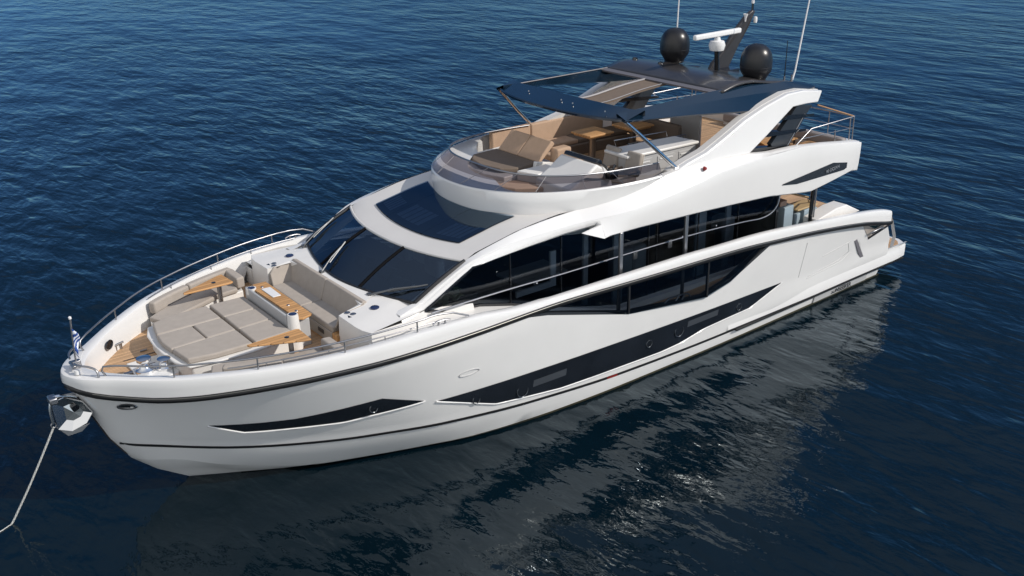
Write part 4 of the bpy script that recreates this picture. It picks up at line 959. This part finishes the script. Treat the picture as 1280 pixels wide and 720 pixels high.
so = thing('sofa', (20.1, 0, 2.85), 'wide taupe sofa facing forward, built in under the windscreen', 'sofa')
box('base', (20.05, 0, 3.0), (.85, 3.3, .32), TEAKT, so)
plan('front_panel', [(20.44, -1.45), (20.49, -1.45), (20.49, 1.5), (20.44, 1.5)], 2.88, 3.17, CUSH, so, .01)
box('speaker_slot', (20.50, 1.0, 3.06), (.02, .26, .10), GRAPH, so, .02)
for a, b in ((-1.52, -.01), (.01, 1.52)): cushion('seat_cushion', [(20.47, a), (20.47, b), (19.88, b), (19.88, a)], 3.16, 3.31, CUSH, so)
for a, b in ((-1.70, -.0), (.01, 1.70)):
    bk = prism('back_cushion', [(19.95, a, 3.28), (19.78, a, 3.28), (19.66, a, 3.76), (19.78, a, 3.79)], (0, b - a, 0), CUSH, so, .03)
for s in (-1, 1):
    prism('arm_cushion', [(20.42, s * 1.52, 3.28), (19.85, s * 1.52, 3.28), (19.75, s * 1.70, 3.74), (20.25, s * 1.72, 3.68), (20.40, s * 1.66, 3.55)], (0, s * .06, 0), CUSH, so, .02)
    box('end_panel', (20.45, s * 1.66, 3.02), (.10, .24, .34), TEAKT, so, .01)

def corner_sofa(s):
    side_ = 'port' if s > 0 else 'starboard'
    t_ = thing('bow_sofa', (22, s * 2.4, 2.85), 'curved taupe bow sofa along the far starboard bulwark, its seat in full view' if s < 0 else 'curved taupe bow sofa along the near port bulwark, half hidden by the rail', 'sofa', 'curved sofas at the bow')
    out = [planoff(x, .36) for x in lin(23.45, 20.85, 12)]
    inn = [(23.35, 1.72), (23.18, 1.45), (22.8, 1.52), (22.0, 1.86), (21.6, 2.05), (20.95, 2.12)]
    P = [(x, s * y) for x, y in out] + [(x, s * y) for x, y in inn[::-1]]
    plan('base', P, 2.855, 3.12, GEL2, t_, .02)
    out2 = [planoff(x, .52) for x in lin(23.3, 21.1, 12)]; inn2 = [(23.36, 1.78), (23.2, 1.42), (22.8, 1.48), (22.0, 1.82), (21.62, 2.0), (21.1, 2.06)]
    cushion('seat_cushion', [(x, s * y) for x, y in out2] + [(x, s * y) for x, y in inn2[::-1]], 3.12, 3.24, CUSH, t_)
    for xa, xb in ((23.42, 22.32), (22.30, 21.0)):
        o1 = [planoff(x, .33) for x in lin(xa, xb, 8)]; o2 = [planoff(x, .52) for x in lin(xa, xb, 8)]
        cushion('back_cushion', [(x, s * y) for x, y in o1] + [(x, s * y) for x, y in o2[::-1]], 3.18, 3.47, CUSH, t_, .05)
    e_ = planoff(20.95, .45)
    cushion('back_cushion', [(21.08, s * (e_[1] - .05)), (20.86, s * (e_[1] - .05)), (20.86, s * 2.16), (21.08, s * 2.12)], 3.18, 3.46, CUSH, t_, .05)
    return t_
corner_sofa(-1); corner_sofa(1)
def tri_table(s):
    t_ = thing('cocktail_table', (21.6, s * 1.95, 2.85), 'triangular teak table on one steel leg, by the far starboard bow sofa' if s < 0 else 'triangular teak table on one steel leg, by the near port bow sofa', 'table', 'triangular teak tables at the bow')
    top = plan('table_top', [(22.52, s * 1.72), (22.5, s * 1.80), (21.50, s * 2.28), (21.36, s * 2.31), (21.33, s * 1.70), (21.40, s * 1.66)], 3.56, 3.60, TEAKT, t_, .012)
    lathe('umbrella_cap', [(0, .008), (.05, .006), (.055, 0)], (21.72, s * 1.92, 3.602), BLACK, top, n=16)
    tube('pedestal', [(21.62, s * 1.86, 2.86), (21.62, s * 1.86, 3.56)], .055, STEEL, t_, 14)
    lathe('foot', [(.16, 0), (.16, .02), (.06, .04)], (21.62, s * 1.86, 2.852), STEEL, t_)
tri_table(-1); tri_table(1)

# ------------------------------------------------------------------ flybridge furniture
FZ = 4.64
fs = thing('fly_sunpad', (13.9, -.8, FZ), 'brown flybridge sunpad with raised double backrest behind the screen', 'sunpad')
plan('base', [(14.85, -1.2), (14.95, -.3), (14.75, .28), (12.9, .28), (12.9, -2.2), (13.9, -2.1)], FZ, 5.30, GEL2, fs, .03)
plan('ledge', [(15.2, -1.1), (15.25, 0), (14.9, .9), (14.3, 1.3), (14.0, .32), (14.9, .3), (14.85, -1.3)], FZ, 5.18, TAN, fs, .03)
cushion('cushion', [(14.62, -1.30), (14.78, -.7), (14.62, -.05), (14.25, .20), (13.52, .08), (13.5, -1.68), (14.35, -1.62)], 5.30, 5.43, CUSHD, fs)
for a, b in ((-1.62, -.78), (-.77, .10)):
    prism('backrest', [(13.52, a, 5.42), (13.42, a, 5.36), (12.92, a, 5.80), (13.02, a, 5.90)], (0, b - a, 0), TAN, fs, .035)
cushion('bolster', [(13.05, .02), (13.05, .34), (12.55, .34), (12.55, .02)], 5.1, 5.72, TAN, fs, .06)
box('side_panel', (13.3, .2, 5.15), (.9, .12, .5), GEL2, fs, .02, ry=R(-12))

hc = thing('helm_console', (13.3, 1.5, FZ), 'white flybridge helm console with black instrument hood and steering wheel', 'helm console')
prism('body', [(14.3, .95, FZ), (14.3, .95, 5.32), (13.85, .95, 5.55), (13.45, .95, 5.82), (13.25, .95, 5.70), (13.05, .95, FZ)], (0, 1.35, 0), GEL2, hc, .05)
prism('hood', [(13.42, 1.0, 5.81), (13.36, 1.0, 5.90), (13.22, 1.0, 5.87), (13.20, 1.0, 5.74)], (0, 1.24, 0), BLACK, hc, .03)
plan('side_shelf', [(14.4, .35), (14.2, .95), (13.2, .95), (13.2, .35)], FZ, 5.42, GEL2, hc, .03)
prism('dash', [(13.22, .98, 5.72), (13.0, .98, 5.5), (12.9, .98, 5.15), (13.2, .98, 5.15)], (0, 1.3, 0), WHITEP, hc, .02)
wh = tube('steering_wheel', [(12.88 + .10 * math.cos(a), 1.95 + .19 * math.sin(a), 5.50 + .17 * math.cos(a)) for a in lin(0, 2 * math.pi, 25)], .022, BLACK, hc)
bm = bmesh.new()
for k in range(3): a = k * 2.09; tube_bm(bm, [(12.92, 1.95, 5.48), (12.88 + .10 * math.cos(a), 1.95 + .19 * math.sin(a), 5.50 + .17 * math.cos(a))], .014, 5)
frombm('spoke', bm, STEEL, wh)
bm = bmesh.new(); box_bm(bm, (13.05, 2.4, 5.5), (.25, .2, .18)); tube_bm(bm, [(13.05, 2.4, 5.55), (12.95, 2.4, 5.75)], .03, 6)
o = frombm('throttle', bm, BLACK, hc); bevel(o, .02)

def helm_seat(x, y, label):
    t_ = thing('helm_chair', (x, y, FZ), label, 'helm seat', 'helm seats behind the console')
    lathe('pedestal', [(.20, 0), (.18, .03), (.07, .06), (.06, .45)], (x, y, FZ), STEEL, t_, n=18)
    box('seat', (x + .05, y, 5.16), (.50, .52, .14), CUSH, t_, .06)
    bk = prism('backrest', [(x - .15, y - .26, 5.2), (x - .30, y - .26, 5.2), (x - .42, y - .24, 5.78), (x - .30, y - .24, 5.80)], (0, .52, 0), CUSH, t_, .06)
    box('piping', (x - .40, y, 5.5), (.03, .46, .5), PIPE, t_, .012, ry=R(-12))
    for s in (1, -1): box('armrest', (x - .02, y + s * .28, 5.36), (.34, .06, .07), CUSHD, t_, .025)
helm_seat(12.25, 1.22, 'taupe helm seat on the flybridge, the one farther from the port side')
helm_seat(12.25, 2.02, 'taupe helm seat on the flybridge, the one nearer the port side and wheel')

def fly_table(x, y, label, rz=0):
    t_ = thing('teak_table', (x, y, FZ), label, 'table', 'square teak tables on the flybridge')
    a, b = .46, .42
    P = [Vector((sx * a, sy * b, 0)) for sx, sy in ((-1, -1), (1, -1), (1, 1), (-1, 1))]
    P = [(x + p.x, y + p.y) for p in P]
    plan('table_top', P, 5.44, 5.50, TEAKT, t_, .02)
    plan('under_frame', [(x + (px - x) * .85, y + (py - y) * .85) for px, py in P], 5.39, 5.44, TEAKT, t_, .01)
    lathe('pedestal', [(.10, 0), (.10, .70), (.14, .75)], (x, y, FZ), STEEL, t_, n=18); lathe('foot', [(.24, 0), (.24, .02), (.11, .05)], (x, y, FZ), STEEL, t_, n=18)
fly_table(10.5, -1.14, 'square teak table on steel pedestal right behind the fly sunpad')
fly_table(9.05, -.98, 'square teak table in shade under the hardtop, beside the high sofa back')

bc = thing('bar_cabinet', (10.7, 1.55, FZ), 'long grey bar cabinet with pale worktop behind the helm seats', 'cabinet')
plan('body', [(11.95, 1.08), (11.98, 1.88), (9.62, 2.0), (9.72, 1.30)], FZ, 5.60, GREYW, bc, .02)
plan('worktop', [(12.05, 1.02), (12.08, 1.93), (9.55, 2.05), (9.66, 1.24)], 5.60, 5.68, GEL2, bc, .03)
for xa, xb in ((11.8, 11.2), (11.0, 10.4), (10.25, 9.8)):
    ya = 1.88 + (11.98 - (xa + xb) / 2) * .051
    fd_ = box('drawer_front', ((xa + xb) / 2, ya + .008, 5.32), (xa - xb, .02, .36), GREYW, bc, .008, rz=R(-2.9)); box('handle', ((xa + xb) / 2, ya + .025, 5.42), ((xa - xb) * .75, .02, .03), WHITEP, fd_, rz=R(-2.9))
bm = bmesh.new(); tube_bm(bm, [(11.6, 1.0, 5.70), (11.6, .92, 5.82), (9.9, 1.15, 5.82), (9.9, 1.2, 5.70)], .014, 6); frombm('worktop_rail', bm, STEEL, bc)

gs = thing('galley_unit', (10.2, .6, FZ), 'low glossy grill unit with steel rail beside the pale worktop', 'grill unit')
plan('body', [(11.0, .45), (10.9, .85), (9.0, 1.1), (9.1, .7)], FZ, 5.42, GREYW, gs, .02)
plan('lid', [(10.7, .48), (10.6, .84), (9.05, 1.06), (9.12, .72)], 5.42, 5.50, mat('smoked_lid', (.06, .07, .08), .15), gs, .03)
for x in (10.7, 10.2, 9.7, 9.2): lathe('knob', [(0, .06), (.03, .05), (.035, 0)], (x, .95 + (10.7 - x) * .10, 5.50), STEEL, gs, n=12)
tube('lid_rail', [(10.75, .9, 5.5), (10.7, .92, 5.60), (9.1, 1.12, 5.60), (9.05, 1.12, 5.5)], .012, STEEL, gs)

hs = thing('high_back_sofa', (10.6, -2.4, FZ), 'tan high-backed flybridge sofa along the far starboard coaming', 'sofa')
plan('base', [(12.3, -2.75), (8.4, -2.75), (8.4, -1.75), (9.2, -1.75), (12.3, -2.0)], FZ, 4.95, CUSHD, hs, .03)
cushion('seat_cushion', [(12.25, -2.55), (10.3, -2.55), (10.3, -1.95), (12.25, -2.0)], 4.95, 5.08, TAN, hs); cushion('seat_cushion', [(10.28, -2.55), (8.45, -2.55), (8.45, -1.8), (10.28, -1.95)], 4.95, 5.08, CUSHD, hs)
for xa, xb in ((12.95, 11.55), (11.53, 8.7)):
    cushion('back_cushion', [(xa, -2.62), (xb, -2.62), (xb, -2.80), (xa, -2.80)], 4.95, 5.60, TAN, hs, .05)
cushion('cross_back', [(8.4, -2.6), (8.4, .2), (8.22, .2), (8.22, -2.6)], 4.95, 5.55, CUSHD, hs, .05)
cushion('cross_seat', [(9.9, -.45), (9.9, .05), (8.5, .30), (8.5, -.2)], 4.8, 5.02, CUSH, hs, .05)
cushion('cross_seat', [(12.0, -1.75), (12.0, -.3), (11.55, -.3), (11.55, -1.9)], 4.7, 5.05, TAN, hs, .05)

pn = prism('partition', [(7.60, -.9, FZ), (7.60, .28, FZ), (7.60, .28, 5.72), (7.60, -.9, 5.75)], (-.10, 0, 0), GREYW, None, .02); pn.name = 'partition'
tag(pn, 'upright grey partition panel between the lounge and the open aft flybridge', 'partition')
rg = tube('life_ring', [(3.98 + .22 + .02, -2.55 + .26 * math.cos(a), 5.20 + .24 * math.sin(a)) for a in lin(0, 2 * math.pi, 25)], .035, GREYW); 
tag(rg, 'pale ring hanging on the white wall of the aft flybridge', 'ring')
ab = thing('aft_bench', (4.45, 1, FZ), 'long grey bolster bench along the aft edge of the flybridge', 'bench')
cushion('back_cushion', [(4.42, -1.6), (4.42, 2.95), (4.18, 2.95), (4.18, -1.6)], 4.72, 5.02, mat('grey_fabric', (.30, .27, .26), .85, vary=.05, bump=.002), ab, .07)
plan('base', [(4.40, -1.55), (4.40, 2.9), (4.2, 2.9), (4.2, -1.55)], FZ, 4.73, GEL2, ab)
for k, (x, y) in enumerate(((5.6, 1.3), (5.6, 2.3))):
    lg = thing('deck_lounger', (x, y, FZ), 'low slatted teak lounger on the aft flybridge, inner one' if k == 0 else 'low slatted teak lounger on the aft flybridge, nearest the port arch', 'lounger', 'loungers on the aft flybridge')
    plan('seat', [(x - .9, y - .3), (x + .5, y - .3), (x + .5, y + .3), (x - .9, y + .3)], 4.80, 4.84, TEAKT, lg, .01)
    prism('backrest', [(x + .5, y - .3, 4.82), (x + 1.0, y - .3, 5.10), (x + 1.0, y - .3, 5.14), (x + .48, y - .3, 4.86)], (0, .6, 0), TEAKT, lg)
    for sx in (-.8, .4):
        for sy in (-.26, .26): box('leg', (x + sx, y + sy, 4.72), (.04, .04, .16), BLACK, lg)

# ------------------------------------------------------------------ cockpit furniture
cb = thing('cockpit_bar', (6.2, 2.4, 1.93), 'blue-grey panelled bar with teak top in the aft cockpit', 'bar')
for k, (x0, x1, z) in enumerate(((6.55, 6.1, 3.32), (6.0, 5.75, 3.0), (5.62, 5.30, 3.05), (5.25, 4.95, 3.0))):
    plan('panel', [(x0, 2.75), (x0, 2.35), (x1, 2.30), (x1, 2.72)], 1.94, z, BLUEG, cb, .02)
plan('teak_top', [(5.95, 2.75), (5.95, 2.2), (4.95, 2.2), (4.95, 2.72)], 3.08, 3.13, mat('pale_teak', (.42, .30, .15), .5), cb, .01)
box('wood_end', (6.5, 2.5, 3.42), (.3, .3, .16), mat('walnut', (.22, .13, .09), .5), cb, .01)
sb = thing('wicker_stool', (4.6, 2.6, 1.93), 'round brown wicker stool beside the black cockpit post', 'stool')
lathe('body', [(.2, 0), (.28, .1), (.30, .45), (.26, .62), (0, .66)], (4.75, 2.45, 1.94), WICK, sb, n=20)
lathe('cushion', [(0, .09), (.2, .08), (.25, .04), (.22, 0)], (4.75, 2.45, 2.60), WHITEP, sb, n=20)

# port and starboard twins become objects of their own
def split_sides(o, par=None):
    me = o.data; ys_ = [v.co.y for v in me.vertices]
    if par: o.parent = par[0]
    kids = [c for c in o.children if c.type == 'MESH']
    if ys_ and min(ys_) < -.05 and max(ys_) > .05 and not any(min(me.vertices[i].co.y for i in p.vertices) < .01 and max(me.vertices[i].co.y for i in p.vertices) > -.01 for p in me.polygons):
        o2 = o.copy(); o2.data = me.copy(); C.objects.link(o2)
        if par: o2.parent = par[1]
        for ob, sg in ((o, 1), (o2, -1)):
            bm = bmesh.new(); bm.from_mesh(ob.data); bmesh.ops.delete(bm, geom=[v for v in bm.verts if v.co.y * sg < 0], context='VERTS'); bm.to_mesh(ob.data); bm.free()
        for k in kids: split_sides(k, (o, o2))
    else:
        for k in kids: split_sides(k)
for o in list(yacht.children): split_sides(o)

# move each thing's origin to its base
bpy.context.view_layer.update()
for o, b in THINGS:
    o.location = b
    for ch in o.children: ch.matrix_parent_inverse = Matrix.Translation(-b)
    if 'base' in o: del o['base']
